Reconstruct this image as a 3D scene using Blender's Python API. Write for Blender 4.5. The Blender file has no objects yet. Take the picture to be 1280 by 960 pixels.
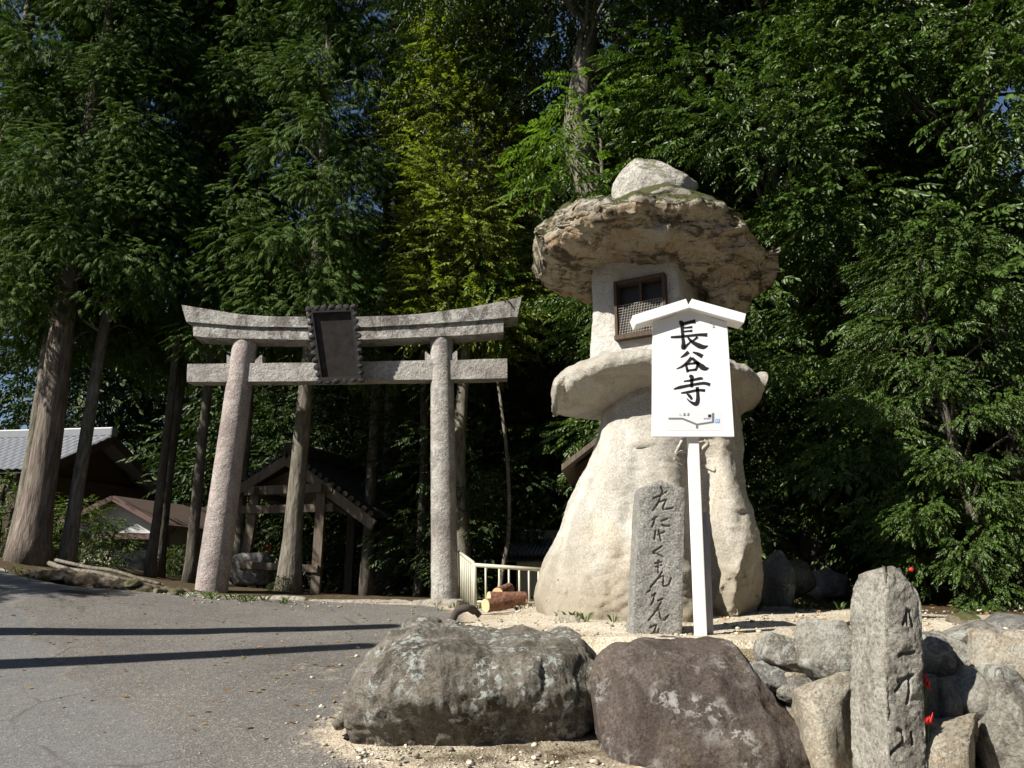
import bpy, math, random
import numpy as np
from mathutils import Vector, Matrix
from mathutils.bvhtree import BVHTree

R = math.radians
SC = bpy.context.scene
COL = SC.collection
rng = np.random.default_rng(7)

# ------------------------------------------------------------------ camera
PITCH, FOC, EYE = R(15.0), 1000.0, 1.6
SP, CP = math.sin(PITCH), math.cos(PITCH)

def ray(px, py):
    cx, cy = (px - 640) / FOC, (480 - py) / FOC
    return Vector((cx, CP - SP * cy, SP + CP * cy))

def P(px, py, Y):
    """world point at forward distance Y on the line of sight of a photo pixel"""
    d = ray(px, py)
    return Vector((0, 0, EYE)) + d * (Y / d.y)

def PX(py, Y):
    """metres per photo pixel"""
    return Y / ray(640, py).y / FOC

cam = bpy.data.cameras.new('camera')
cam.sensor_width = 36; cam.lens = 36 * FOC / 1280; cam.clip_end = 2000; cam.clip_start = .05
co = bpy.data.objects.new('camera', cam); COL.objects.link(co)
co.location = (0, 0, EYE); co.rotation_euler = (R(90) + PITCH, 0, 0)
SC.camera = co

# ------------------------------------------------------------------ noise
def _h(ix, iy, iz, s):
    h = (ix * 374761393 + iy * 668265263 + iz * 1274126177 + s * 974634757) & 0xFFFFFFFF
    h = ((h ^ (h >> 13)) * 1274126177) & 0xFFFFFFFF
    return ((h ^ (h >> 16)) & 0xFFFF) / 65535.0

def vn(p, s=0):
    i = np.floor(p).astype(np.int64); f = p - i
    u = f * f * f * (f * (f * 6 - 15) + 10)
    r = 0
    for a in (0, 1):
        for b in (0, 1):
            for c in (0, 1):
                w = (u[:, 0] if a else 1 - u[:, 0]) * (u[:, 1] if b else 1 - u[:, 1]) * (u[:, 2] if c else 1 - u[:, 2])
                r = r + w * _h(i[:, 0] + a, i[:, 1] + b, i[:, 2] + c, s)
    return r * 2 - 1

def fbm(p, o=4, s=0, g=.5):
    a, t, r = 1.0, 0.0, 0
    for k in range(o):
        r = r + a * vn(p * (2.03 ** k) + 17.3 * k, s + k); t += a; a *= g
    return r / t

def ridged(p, o=4, s=0):
    a, t, r = 1.0, 0.0, 0
    for k in range(o):
        r = r + a * (1 - 2 * np.abs(vn(p * (2.1 ** k) + 9.1 * k, s + k))); t += a; a *= .5
    return r / t

def sstep(a, b, x):
    t = np.clip((x - a) / (b - a), 0, 1)
    return t * t * (3 - 2 * t)

# ------------------------------------------------------------------ objects
def thing(name, label, cat, loc=(0, 0, 0), group=None):
    o = bpy.data.objects.new(name, None); COL.objects.link(o)
    o.empty_display_size = .3
    o.location = loc; o['label'] = label; o['category'] = cat
    if group: o['group'] = group
    return o

def tag(o, label, cat, group=None):
    o['label'] = label; o['category'] = cat
    if group: o['group'] = group
    return o

def mesh_np(name, V, F, mat, smooth=True):
    """V (n,3), F (m,k) equal-sided faces or list of lists"""
    me = bpy.data.meshes.new(name)
    V = np.asarray(V, dtype=np.float64)
    if isinstance(F, np.ndarray):
        m, k = F.shape
        me.vertices.add(len(V)); me.vertices.foreach_set('co', V.astype(np.float32).ravel())
        me.loops.add(m * k); me.loops.foreach_set('vertex_index', F.astype(np.int32).ravel())
        me.polygons.add(m)
        me.polygons.foreach_set('loop_start', np.arange(0, m * k, k, dtype=np.int32))
        me.polygons.foreach_set('loop_total', np.full(m, k, dtype=np.int32))
        me.update(calc_edges=True)
    else:
        me.from_pydata([tuple(v) for v in V], [], [list(f) for f in F]); me.update()
    if smooth:
        me.polygons.foreach_set('use_smooth', np.ones(len(me.polygons), dtype=bool))
    if mat: me.materials.append(mat)
    return me

def put(name, me, parent=None, loc=None, **kw):
    o = bpy.data.objects.new(name, me); COL.objects.link(o)
    if parent: o.parent = parent
    if loc is not None: o.location = loc
    for k, v in kw.items(): o[k] = v
    return o

def wloc(o):
    v = Vector((0, 0, 0))
    while o: v += o.location; o = o.parent
    return v

def part(name, VF, mat, parent, smooth=False, label=None):
    """VF in world coordinates -> child mesh of parent"""
    V, F = VF
    w = np.array(wloc(parent))
    o = put(name, mesh_np(name, np.asarray(V, float) - w, F, mat, smooth), parent)
    if label: o['label'] = label
    return o

def solo(name, VF, mat, label, cat, base=None, smooth=True, group=None):
    V, F = VF; V = np.asarray(V, float)
    if base is None:
        base = ((V[:, 0].min() + V[:, 0].max()) / 2, (V[:, 1].min() + V[:, 1].max()) / 2, V[:, 2].min())
    o = put(name, mesh_np(name, V - np.array(base), F, mat, smooth), None, base)
    return tag(o, label, cat, group)

def join(*vfs):
    VV, FF, n = [], [], 0
    for V, F in vfs:
        VV += [tuple(v) for v in V]; FF += [[i + n for i in f] for f in F]; n += len(V)
    return VV, FF

# ------------------------------------------------------------------ shapes
def obox(c, ax, ay, az, bev=0.0):
    """oriented box: centre, three half-axis vectors; chamfered when bev > 0"""
    c, ax, ay, az = map(Vector, (c, ax, ay, az))
    if bev <= 0:
        V = [c + ax * i + ay * j + az * k for i in (-1, 1) for j in (-1, 1) for k in (-1, 1)]
        return V, [(0, 1, 3, 2), (4, 6, 7, 5), (0, 4, 5, 1), (2, 3, 7, 6), (0, 2, 6, 4), (1, 5, 7, 3)]
    import bmesh
    bm = bmesh.new()
    vs = [bm.verts.new(c + ax * i + ay * j + az * k) for i in (-1, 1) for j in (-1, 1) for k in (-1, 1)]
    for f in [(0, 1, 3, 2), (4, 6, 7, 5), (0, 4, 5, 1), (2, 3, 7, 6), (0, 2, 6, 4), (1, 5, 7, 3)]:
        bm.faces.new([vs[i] for i in f])
    bmesh.ops.recalc_face_normals(bm, faces=bm.faces)
    bmesh.ops.bevel(bm, geom=list(bm.edges), offset=bev, segments=2, affect='EDGES', profile=.6)
    bm.verts.index_update()
    V = [v.co.copy() for v in bm.verts]; F = [[v.index for v in f.verts] for f in bm.faces]
    bm.free()
    return V, F

def abox(x0, x1, y0, y1, z0, z1, bev=0.0):
    return obox(((x0 + x1) / 2, (y0 + y1) / 2, (z0 + z1) / 2), ((x1 - x0) / 2, 0, 0), (0, (y1 - y0) / 2, 0), (0, 0, (z1 - z0) / 2), bev)

def beam(a, b, w, h, up=(0, 0, 1), bev=0.0):
    a, b = Vector(a), Vector(b); d = (b - a); L = d.length; d.normalize()
    s = d.cross(Vector(up)).normalized(); u = s.cross(d).normalized()
    return obox((a + b) / 2, d * L / 2, s * w / 2, u * h / 2, bev)

def tube(pts, rad, n=10, amp=0.0, seed=0, cap=True, freq=3.0):
    pts = np.array([tuple(p) for p in pts], float); m = len(pts)
    rad = np.broadcast_to(np.asarray(rad, float), (m,))
    T = np.gradient(pts, axis=0); T /= np.linalg.norm(T, axis=1)[:, None] + 1e-9
    ref = np.array([0, 1.0, 0]) if abs(T[0, 1]) < .9 else np.array([1.0, 0, 0])
    A = np.cross(T, ref); A /= np.linalg.norm(A, axis=1)[:, None]
    B = np.cross(T, A)
    th = np.linspace(0, 2 * np.pi, n, endpoint=False)
    D = A[:, None, :] * np.cos(th)[None, :, None] + B[:, None, :] * np.sin(th)[None, :, None]
    rr = np.repeat(rad[:, None], n, 1)
    if amp:
        q = pts[:, None, :] * np.array([freq, freq, freq * .25]) + D * 2.2
        rr = rr * (1 + amp * fbm(q.reshape(-1, 3), 3, seed).reshape(m, n))
    V = (pts[:, None, :] + D * rr[:, :, None]).reshape(-1, 3)
    F = []
    for i in range(m - 1):
        for j in range(n):
            k = (j + 1) % n
            F.append((i * n + j, i * n + k, (i + 1) * n + k, (i + 1) * n + j))
    if cap:
        F.append(tuple(range(n))[::-1]); F.append(tuple(range((m - 1) * n, m * n)))
    return V, F

def cr(pts, n):
    """smooth curve through points"""
    p = [Vector(q) for q in pts]; out = []
    for i in range(len(p) - 1):
        a = p[max(i - 1, 0)]; b = p[i]; c = p[i + 1]; d = p[min(i + 2, len(p) - 1)]
        for k in range(n):
            t = k / n
            out.append(.5 * ((2 * b) + (c - a) * t + (2 * a - 5 * b + 4 * c - d) * t * t + (3 * b - a - 3 * c + d) * t ** 3))
    out.append(p[-1]); return out

def grid_faces(nr, nc, wrap):
    i, j = np.meshgrid(np.arange(nr - 1), np.arange(nc if wrap else nc - 1), indexing='ij')
    k = (j + 1) % nc
    return np.stack([i * nc + j, i * nc + k, (i + 1) * nc + k, (i + 1) * nc + j], -1).reshape(-1, 4)

def vnormals(V, F):
    n = np.zeros_like(V)
    fn = np.cross(V[F[:, 2]] - V[F[:, 0]], V[F[:, 3]] - V[F[:, 1]])
    for k in range(4): np.add.at(n, F[:, k], fn)
    return n / (np.linalg.norm(n, axis=1)[:, None] + 1e-12)

def roughen(V, F, amps, seed, craggy=0.0):
    N = vnormals(V, F)
    d = 0
    for a, f, o in amps:
        d = d + a * fbm(V * f, o, seed)
        seed += 11
    if craggy: d = d + craggy * ridged(V * np.array([1.6, 1.6, 2.6]), 4, seed)
    return V + N * d[:, None]

def facet(V, k, seed, keep=.78, soft=.12):
    """flatten the parts that stick out beyond k random planes"""
    r = np.random.default_rng(seed)
    c = V.mean(0); Q = V - c
    ext = np.abs(Q).max(0)
    Q = Q / ext
    for _ in range(k):
        n = r.normal(size=3); n /= np.linalg.norm(n)
        d = Q @ n; lim = d.max() * r.uniform(keep, keep + .15)
        over = np.clip(d - lim, 0, None)
        Q = Q - n * (over * (1 - soft))[:, None]
    return Q * ext + c

def boulder(c, size, seed, e=.75, k=14, keep=.75, rot=0.0, tilt=0.0, amps=None, n=(72, 44), craggy=0.0):
    th = np.linspace(0, 2 * np.pi, n[0], endpoint=False); ph = np.linspace(-np.pi / 2 + .02, np.pi / 2 - .02, n[1])
    sp = lambda a, e: np.sign(a) * np.abs(a) ** e
    C, S = np.cos(ph)[:, None], np.sin(ph)[:, None]
    V = np.stack([sp(C, e) * sp(np.cos(th), e)[None], sp(C, e) * sp(np.sin(th), e)[None], sp(S, e) + 0 * th[None]], -1).reshape(-1, 3)
    V = V * np.array(size) / 2
    if k: V = facet(V, k, seed, keep)
    F = grid_faces(n[1], n[0], True)
    s = (size[0] * size[1] * size[2]) ** (1 / 3)
    if amps is None: amps = [(.05 * s, 1.6 / s, 3), (.022 * s, 5 / s, 3), (.008 * s, 18 / s, 2)]
    V = roughen(V + seed * 3.7, F, amps, seed, craggy) - seed * 3.7
    M = np.array(Matrix.Rotation(rot, 3, 'Z') @ Matrix.Rotation(tilt, 3, 'Y'))
    V = V @ M.T + np.array(c)
    Fl = [tuple(f) for f in F]
    Fl.append(tuple(range(n[0]))[::-1]); Fl.append(tuple(range((n[1] - 1) * n[0], n[1] * n[0])))
    return V, Fl

def project(V):
    d = V - np.array([0, 0, EYE]); z = d[..., 1] * CP + d[..., 2] * SP; y = -d[..., 1] * SP + d[..., 2] * CP
    return 640 + FOC * d[..., 0] / z, 480 - FOC * y / z

def loft_z(rows, Yc, hds, seed, e=.8, n=150, m=110, amps=(), craggy=0.0, mod=None, yoff=None):
    """rock whose left and right outlines are given by rows (py, xl, xr); hds: half depth along the rows"""
    r = np.array(rows, float)
    t = np.linspace(0, 1, m); tk = (r[:, 0] - r[0, 0]) / (r[-1, 0] - r[0, 0])
    py = np.interp(t, tk, r[:, 0]); xl = np.interp(t, tk, r[:, 1]); xr = np.interp(t, tk, r[:, 2])
    hd = np.interp(t, np.linspace(0, 1, len(hds)), hds)
    yo = np.interp(t, np.linspace(0, 1, len(yoff)), yoff) if yoff else 0 * t
    cap = np.minimum(1, np.sqrt(np.clip(1 - (1 - np.clip(t / .06, 0, 1)) ** 2, 0.0004, 1)))   # rounding at the top
    th = np.linspace(0, 2 * np.pi, n, endpoint=False)
    sp = lambda a: np.sign(a) * np.abs(a) ** e
    ql, qr = xl.copy(), xr.copy()
    for it in range(5):                                                 # settle the real outline on the rows
        A = np.array([P(a, b, Yc) for a, b in zip(ql, py)]); B = np.array([P(a, b, Yc) for a, b in zip(qr, py)])
        cx = (A[:, 0] + B[:, 0]) / 2; hw = (B[:, 0] - A[:, 0]) / 2
        V = np.stack([cx[:, None] + (hw * cap)[:, None] * sp(np.cos(th)), Yc + yo[:, None] + (hd * cap)[:, None] * sp(np.sin(th)),
                      np.repeat(A[:, 2][:, None], n, 1)], -1)
        u_, v_ = project(V)
        el = (u_ - np.interp(v_, py, xl)).min(1); er = (u_ - np.interp(v_, py, xr)).max(1)
        k = t > .07
        ql = ql - .8 * el * k; qr = qr - .8 * er * k
    V = V.reshape(-1, 3)
    F = grid_faces(m, n, True)
    F = F[:, ::-1]
    if mod is not None: V = mod(V)
    V = roughen(V, F, amps, seed, craggy)
    Fl = [tuple(f) for f in F]; Fl.append(tuple(range(n))); Fl.append(tuple(range((m - 1) * n, m * n))[::-1])
    return V, Fl

def loft_x(cols, Yc, hd, seed, e=.8, n=110, m=150, shear=0.0, amps=(), craggy=0.0, mod=None, hdpow=.5, under=0.0):
    """rock whose upper and lower outlines are given by columns (px, top, bottom)"""
    c = np.array(cols, float)
    px = np.linspace(c[0, 0], c[-1, 0], m)
    s = (1 - np.cos(np.linspace(0, np.pi, m))) / 2
    px = c[0, 0] + (c[-1, 0] - c[0, 0]) * (.6 * s + .4 * np.linspace(0, 1, m))
    tp = np.interp(px, c[:, 0], c[:, 1]); bt = np.interp(px, c[:, 0], c[:, 2])
    u = (px - px[0]) / (px[-1] - px[0]) * 2 - 1
    hdv = hd * np.maximum(.12, (1 - np.abs(u) ** 2.6)) ** hdpow
    th = np.linspace(0, 2 * np.pi, n, endpoint=False)
    sp = lambda a: np.sign(a) * np.abs(a) ** e
    C, S = sp(np.cos(th)), sp(np.sin(th))
    wid = 1 - under * np.clip(-S, 0, 1)
    qt, qb = tp.copy(), bt.copy()
    for it in range(5):
        A = np.array([P(a, b, Yc) for a, b in zip(px, qt)]); B = np.array([P(a, b, Yc) for a, b in zip(px, qb)])
        mz = (A[:, 2] + B[:, 2]) / 2; hz = (A[:, 2] - B[:, 2]) / 2
        X = (A[:, 0][:, None] * (1 + S) + B[:, 0][:, None] * (1 - S)) / 2
        V = np.stack([X, Yc + hdv[:, None] * (C * wid) - shear * hdv[:, None] * S, mz[:, None] + hz[:, None] * S], -1)
        u_, v_ = project(V)
        g_ = .7 * (1 - np.abs(u) ** 10); qt = np.minimum(qt - g_ * (v_ - np.interp(u_, px, tp)).min(1), qb - 4); qb = np.maximum(qb - g_ * (v_ - np.interp(u_, px, bt)).max(1), qt + 4)
    V = V.reshape(-1, 3)
    F = grid_faces(m, n, True)
    if mod is not None: V = mod(V)
    V = roughen(V, F, amps, seed, craggy)
    Fl = [tuple(f) for f in F]; Fl.append(tuple(range(n))[::-1]); Fl.append(tuple(range((m - 1) * n, m * n)))
    return V, Fl

def loft_prof(cols, Yc, hd, prof, seed, n=150, m=200, yt=-.8, yb=.1, amps=(), craggy=0.0, mod=None, hdpow=.5, prof2=None):
    """slab rock: outline columns (px, top, bottom); prof = closed section (y, z) in half units, clockwise from the back"""
    c = np.array(cols, float)
    s = (1 - np.cos(np.linspace(0, np.pi, m))) / 2
    f = .6 * s + .4 * np.linspace(0, 1, m)
    px = c[0, 0] + (c[-1, 0] - c[0, 0]) * f
    tp = np.interp(px, c[:, 0], c[:, 1]); bt = np.interp(px, c[:, 0], c[:, 2])
    u = f * 2 - 1
    hdv = hd * np.maximum(.22, (1 - np.abs(u) ** 2.6)) ** hdpow
    def section(prof):
        pr = [Vector((a, b, 0)) for a, b in prof]
        cl = cr([pr[-1]] + pr + [pr[0], pr[1]], 14)[14:-14]
        L = np.array([(q.x, q.y) for q in cl[:-1]]); d = np.r_[0, np.cumsum(np.linalg.norm(np.diff(np.vstack([L, L[:1]]), axis=0), axis=1))]
        t = np.linspace(0, d[-1], n, endpoint=False)
        return np.interp(t, d, np.r_[L[:, 0], L[0, 0]])[None], np.interp(t, d, np.r_[L[:, 1], L[0, 1]])[None]
    cy, S = section(prof)
    if prof2:
        c2, S2 = section(prof2); k = sstep(-.35, .25, u)[:, None]
        cy, S = cy * (1 - k) + c2 * k, S * (1 - k) + S2 * k
    else: cy, S = np.repeat(cy, m, 0), np.repeat(S, m, 0)
    Xc = np.array([P(a, (b + e) / 2, Yc).x for a, b, e in zip(px, tp, bt)])
    qt, qb = tp.copy(), bt.copy()
    for it in range(6):                                                 # settle the real outline on the columns
        A = np.array([P(a, b, Yc + yt * h) for a, b, h in zip(px, qt, hdv)]); B = np.array([P(a, b, Yc + yb * h) for a, b, h in zip(px, qb, hdv)])
        mz = (A[:, 2] + B[:, 2]) / 2; hz = (A[:, 2] - B[:, 2]) / 2
        V = np.stack([np.repeat(Xc[:, None], n, 1), Yc + hdv[:, None] * cy, mz[:, None] + hz[:, None] * S], -1)
        u_, v_ = project(V)
        Xc = Xc - .5 * ((u_.min(1) - px) + (u_.max(1) - px)) / 2 * .0085
        g_ = .7 * (1 - np.abs(u) ** 10); qt = np.minimum(qt - g_ * (v_ - np.interp(u_, px, tp)).min(1), qb - 4); qb = np.maximum(qb - g_ * (v_ - np.interp(u_, px, bt)).max(1), qt + 4)
    V = V.reshape(-1, 3)
    F = grid_faces(m, n, True)
    if mod is not None: V = mod(V)
    V = roughen(V, F, amps, seed, craggy)
    Fl = [tuple(f) for f in F]; Fl.append(tuple(range(n))[::-1]); Fl.append(tuple(range((m - 1) * n, m * n)))
    return V, Fl

# ------------------------------------------------------------------ materials
class NT:
    def __init__(self, name):
        self.m = bpy.data.materials.new(name); self.m.use_nodes = True
        self.t = self.m.node_tree; self.t.nodes.clear()
        self.out = self.t.nodes.new('ShaderNodeOutputMaterial')
    def n(self, typ, **kw):
        x = self.t.nodes.new('ShaderNode' + typ)
        ins = kw.pop('ins', {})
        for k, v in kw.items(): setattr(x, k, v)
        for k, v in ins.items(): self.set(x.inputs[k], v)
        return x
    def set(self, sock, v):
        if isinstance(v, bpy.types.NodeSocket): self.t.links.new(v, sock)
        elif isinstance(v, bpy.types.Node): self.t.links.new(v.outputs[0], sock)
        elif isinstance(v, (tuple, list)) and len(v) == 3 and sock.type == 'RGBA': sock.default_value = (*v, 1)
        else: sock.default_value = v
    def coord(self, scale=(1, 1, 1), kind='Object'):
        tc = self.n('TexCoord')
        return self.n('Mapping', ins={'Vector': tc.outputs[kind], 'Scale': scale}).outputs[0]
    def noise(self, vec, scale, detail=4, rough=.55, dist=0.0):
        return self.n('TexNoise', ins={'Vector': vec, 'Scale': scale, 'Detail': detail, 'Roughness': rough, 'Distortion': dist}).outputs[0]
    def ramp(self, fac, stops):
        r = self.n('ValToRGB', ins={'Fac': fac}); e = r.color_ramp.elements
        while len(e) < len(stops): e.new(.5)
        for el, (p, c) in zip(e, stops):
            el.position = p; el.color = (*c, 1) if isinstance(c, tuple) else (c, c, c, 1)
        return r.outputs[0]
    def mix(self, fac, a, b, mode='MIX'):
        x = self.n('Mix', data_type='RGBA', blend_type=mode)
        self.set(x.inputs[0], fac); self.set(x.inputs[6], a); self.set(x.inputs[7], b)
        return x.outputs[2]
    def math(self, op, a, b=0.0, clamp=False):
        x = self.n('Math', operation=op, use_clamp=clamp); self.set(x.inputs[0], a); self.set(x.inputs[1], b)
        return x.outputs[0]
    def bump(self, h, strength, dist, normal=None):
        b = self.n('Bump', ins={'Height': h, 'Strength': strength, 'Distance': dist})
        if normal is not None: self.set(b.inputs['Normal'], normal)
        return b.outputs[0]
    def done(self, color, rough=.8, normal=None, spec=.3, **kw):
        p = self.n('BsdfPrincipled'); self.set(p.inputs['Base Color'], color); self.set(p.inputs['Roughness'], rough)
        p.inputs['Specular IOR Level'].default_value = spec
        for k, v in kw.items(): self.set(p.inputs[k.replace('_', ' ')], v)
        if normal is not None: self.set(p.inputs['Normal'], normal)
        self.t.links.new(p.outputs[0], self.out.inputs[0]); self.p = p
        return self.m

def flat(name, col, rough=.6, spec=.3, var=.12, scale=6.0, bump=.0):
    k = NT(name); v = k.coord()
    f = k.noise(v, scale, 5)
    c = k.mix(f, tuple(x * (1 - var) for x in col), tuple(min(1, x * (1 + var)) for x in col))
    nb = k.bump(k.noise(v, 60, 3), bump, .004) if bump else None
    return k.done(c, rough, nb, spec)

def stone(name, c1, c2, c3, big=1.4, speck=90.0, speck_amt=.5, moss=0.0, mosscol=(.075, .085, .018), lichen=0.0, lichcol=(.48, .50, .46),
          lscale=9.0, stain=0.0, staincol=(.05, .045, .04), ochre=0.0, ochrecol=(.36, .23, .09), bump=.5, rough=.85, crust=0.0, lthr=0.0, gh=.30, mlo=.42, ground=0.0, gcol=(.06, .05, .03)):
    k = NT(name); v = k.coord()
    a = k.noise(v, big, 6, .6, .4)
    col = k.ramp(a, [(.3, c1), (.5, c2), (.7, c3)])
    if ochre:
        o = k.noise(v, big * .8, 5, .65, 1.2)
        col = k.mix(k.math('MULTIPLY', k.ramp(o, [(.48, 0.0), (.62, 1.0)]), ochre), col, ochrecol)
    if stain:
        sv = k.coord((.5, 1, 1.8) if crust else (1, 1, .45))
        s = k.noise(sv, big * 2.2, 7, .7, .6)
        col = k.mix(k.math('MULTIPLY', k.ramp(s, [(.49, 0.0), (.575, 1.0)]), stain), col, staincol)
    sp = k.n('TexVoronoi', ins={'Vector': v, 'Scale': speck}).outputs['Color']
    spn = k.noise(v, speck * .8, 2, .7)
    sc = k.ramp(spn, [(.3, .35), (.5, 1.0), (.72, 1.55)])
    col = k.mix(speck_amt, col, k.mix(1.0, col, sc, 'MULTIPLY'))
    if lichen:
        l = k.noise(v, lscale, 7, .72, .5); l2 = k.noise(v, lscale * .22, 3, .5, .5)
        lm = k.math('MULTIPLY', k.ramp(l, [(.515, 0.0), (.56, 1.0)]), k.ramp(l2, [(.42 + lthr, 0.0), (.56 + lthr, 1.0)]))
        col = k.mix(k.math('MULTIPLY', lm, lichen), col, lichcol)
    geo = k.n('NewGeometry'); nz = k.n('SeparateXYZ', ins={0: geo.outputs['Normal']}).outputs[2]
    if crust:
        cf = k.ramp(k.math('ADD', nz, k.math('MULTIPLY', k.math('SUBTRACT', k.noise(v, 4.5, 6, .75), .5), .8)), [(-.32, 0.0), (.04, 1.0)])
        col = k.mix(k.math('MULTIPLY', cf, crust), col, k.mix(k.noise(v, 16, 5, .75), (.22, .20, .16), (.68, .65, .59)))
    if moss:
        mn = k.noise(v, 3.2, 6, .7, .3)
        mf = k.math('MULTIPLY', k.ramp(k.math('ADD', nz, k.math('MULTIPLY', k.math('SUBTRACT', mn, .5), 1.9)), [(mlo, 0.0), (mlo + .24, 1.0)]), moss)
        mc = k.mix(k.noise(v, 24, 4, .7), tuple(x * .5 for x in mosscol), tuple(x * 1.5 for x in mosscol))
        col = k.mix(mf, col, mc)
    if ground:
        oz = k.n('SeparateXYZ', ins={0: k.n('TexCoord').outputs['Object']}).outputs[2]
        g = k.math('ADD', oz, k.math('MULTIPLY', k.math('SUBTRACT', k.noise(v, 5, 5, .7), .5), .5))
        col = k.mix(k.math('MULTIPLY', k.ramp(g, [(.02, 1.0), (gh, 0.0)]), ground), col, gcol)
    h1 = k.noise(v, 7, 8, .68); h2 = k.noise(v, speck * 1.1, 5, .75)
    nb = k.bump(h1, min(1, bump), .11); nb = k.bump(h2, min(1, bump) * .8, .012, nb)
    return k.done(col, rough, nb, .2)

M = {}
M['lantern_base'] = stone('lantern_base_stone', (.37, .35, .305), (.46, .44, .395), (.375, .37, .345), .9, 70, .5, ochre=.38, ochrecol=(.41, .32, .205), bump=.35, gh=.85, stain=.5, staincol=(.25, .235, .205), ground=.75, gcol=(.20, .165, .11))
M['lantern_slab'] = stone('lantern_slab_stone', (.37, .345, .295), (.48, .455, .40), (.42, .395, .34), 1.3, 110, .4, ochre=.35, stain=.2, staincol=(.2, .17, .13), bump=.9)
M['lantern_box'] = stone('lantern_chamber_stone', (.46, .44, .40), (.55, .53, .50), (.48, .45, .39), 1.5, 90, .4, bump=.7, stain=.12, staincol=(.2, .18, .15))
M['lantern_roof'] = stone('lantern_roof_stone', (.31, .255, .18), (.44, .38, .28), (.38, .335, .26), 1.7, 80, .45, crust=.85, mlo=.20, moss=.95, mosscol=(.060, .066, .014), lichen=.4, lichcol=(.5, .48, .43), lscale=6, ochre=.7, ochrecol=(.38, .25, .12), stain=.95, staincol=(.075, .06, .042), bump=1.0)
M['lantern_finial'] = stone('lantern_finial_stone', (.30, .28, .24), (.48, .46, .42), (.40, .38, .33), 3, 45, .8, moss=.75, lichen=.5, bump=.9)
M['granite'] = stone('torii_granite', (.21, .19, .175), (.35, .33, .305), (.27, .245, .24), 1.1, 55, .75, stain=.4, staincol=(.13, .115, .11), moss=.4, mosscol=(.13, .12, .07), mlo=.2, lichen=.5, lscale=5, bump=.6)
M['granite_lintel'] = stone('torii_lintel_granite', (.18, .165, .155), (.33, .315, .295), (.24, .225, .22), 1.3, 55, .75, stain=.75, staincol=(.10, .088, .085), moss=.6, mosscol=(.085, .085, .03), mlo=.16, lichen=.6, lscale=6, bump=.6)
M['granite_red'] = stone('torii_granite_reddish', (.24, .19, .18), (.38, .33, .31), (.30, .25, .245), 1.1, 55, .75, stain=.35, staincol=(.13, .11, .10), lichen=.2, lscale=5, bump=.6)
M['pillar_grey'] = stone('engraved_granite', (.24, .235, .22), (.33, .325, .30), (.28, .275, .26), 2.5, 75, .85, stain=.2, staincol=(.16, .15, .13), lichen=.15, bump=.9)
M['post_stone'] = stone('marker_granite', (.27, .255, .22), (.40, .385, .34), (.33, .31, .26), 2.6, 60, .7, stain=.45, staincol=(.15, .13, .11), lichen=.5, lscale=12, lichcol=(.5, .48, .42), bump=1.0)
M['grey_rock'] = stone('flat_grey_rock', (.13, .115, .095), (.21, .19, .16), (.27, .25, .22), 1.8, 70, .6, lichen=.95, lichcol=(.42, .45, .43), lscale=15, stain=.65, staincol=(.055, .048, .036), moss=.0, ochre=.3, ochrecol=(.12, .105, .05), bump=1.0)
M['brown_rock'] = stone('brown_slab_rock', (.085, .068, .060), (.13, .105, .093), (.17, .142, .125), 1.6, 60, .6, lichen=.8, lichcol=(.46, .45, .42), lthr=.09, lscale=11, stain=.5, staincol=(.045, .032, .028), ochre=.25, ochrecol=(.2, .16, .09), bump=1.0)
M['wall_a'] = stone('wall_stone_grey', (.20, .19, .16), (.30, .285, .25), (.36, .33, .28), 3, 60, .6, lichen=.6, stain=.6, staincol=(.09, .08, .065), bump=.9)
M['wall_b'] = stone('wall_stone_pale', (.30, .27, .21), (.42, .38, .31), (.48, .45, .38), 3, 60, .6, lichen=.3, stain=.4, staincol=(.16, .13, .09), ochre=.3, bump=.9)
M['wall_c'] = stone('wall_stone_dark', (.12, .12, .115), (.19, .185, .175), (.25, .24, .22), 3, 60, .6, lichen=.5, stain=.4, staincol=(.07, .065, .06), bump=.9)
M['mossy'] = stone('mossy_bank_stone', (.14, .12, .09), (.24, .21, .16), (.30, .26, .2), 3, 60, .5, moss=.8, stain=.4, bump=1.0)
M['kerb'] = stone('kerb_stone', (.22, .2, .17), (.34, .31, .27), (.40, .37, .32), 3, 60, .6, stain=.4, staincol=(.12, .1, .08), bump=.7)

def sandy(name, c1, c2):
    k = NT(name); v = k.coord()
    n1 = k.noise(v, 3.5, 6, .65)
    vo = k.n('TexVoronoi', ins={'Vector': v, 'Scale': 75.0})
    col = k.mix(n1, c1, c2)
    col = k.mix(.55, col, k.mix(1.0, col, k.ramp(vo.outputs['Color'], [(.1, .45), (.6, 1.1), (1.0, 1.5)]), 'MULTIPLY'))
    nb = k.bump(n1, .6, .05); nb = k.bump(vo.outputs['Distance'], .7, .012, nb)
    return k.done(col, .9, nb, .15)
M['mortar'] = sandy('sandy_mortar', (.13, .105, .068), (.27, .225, .155))

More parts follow.
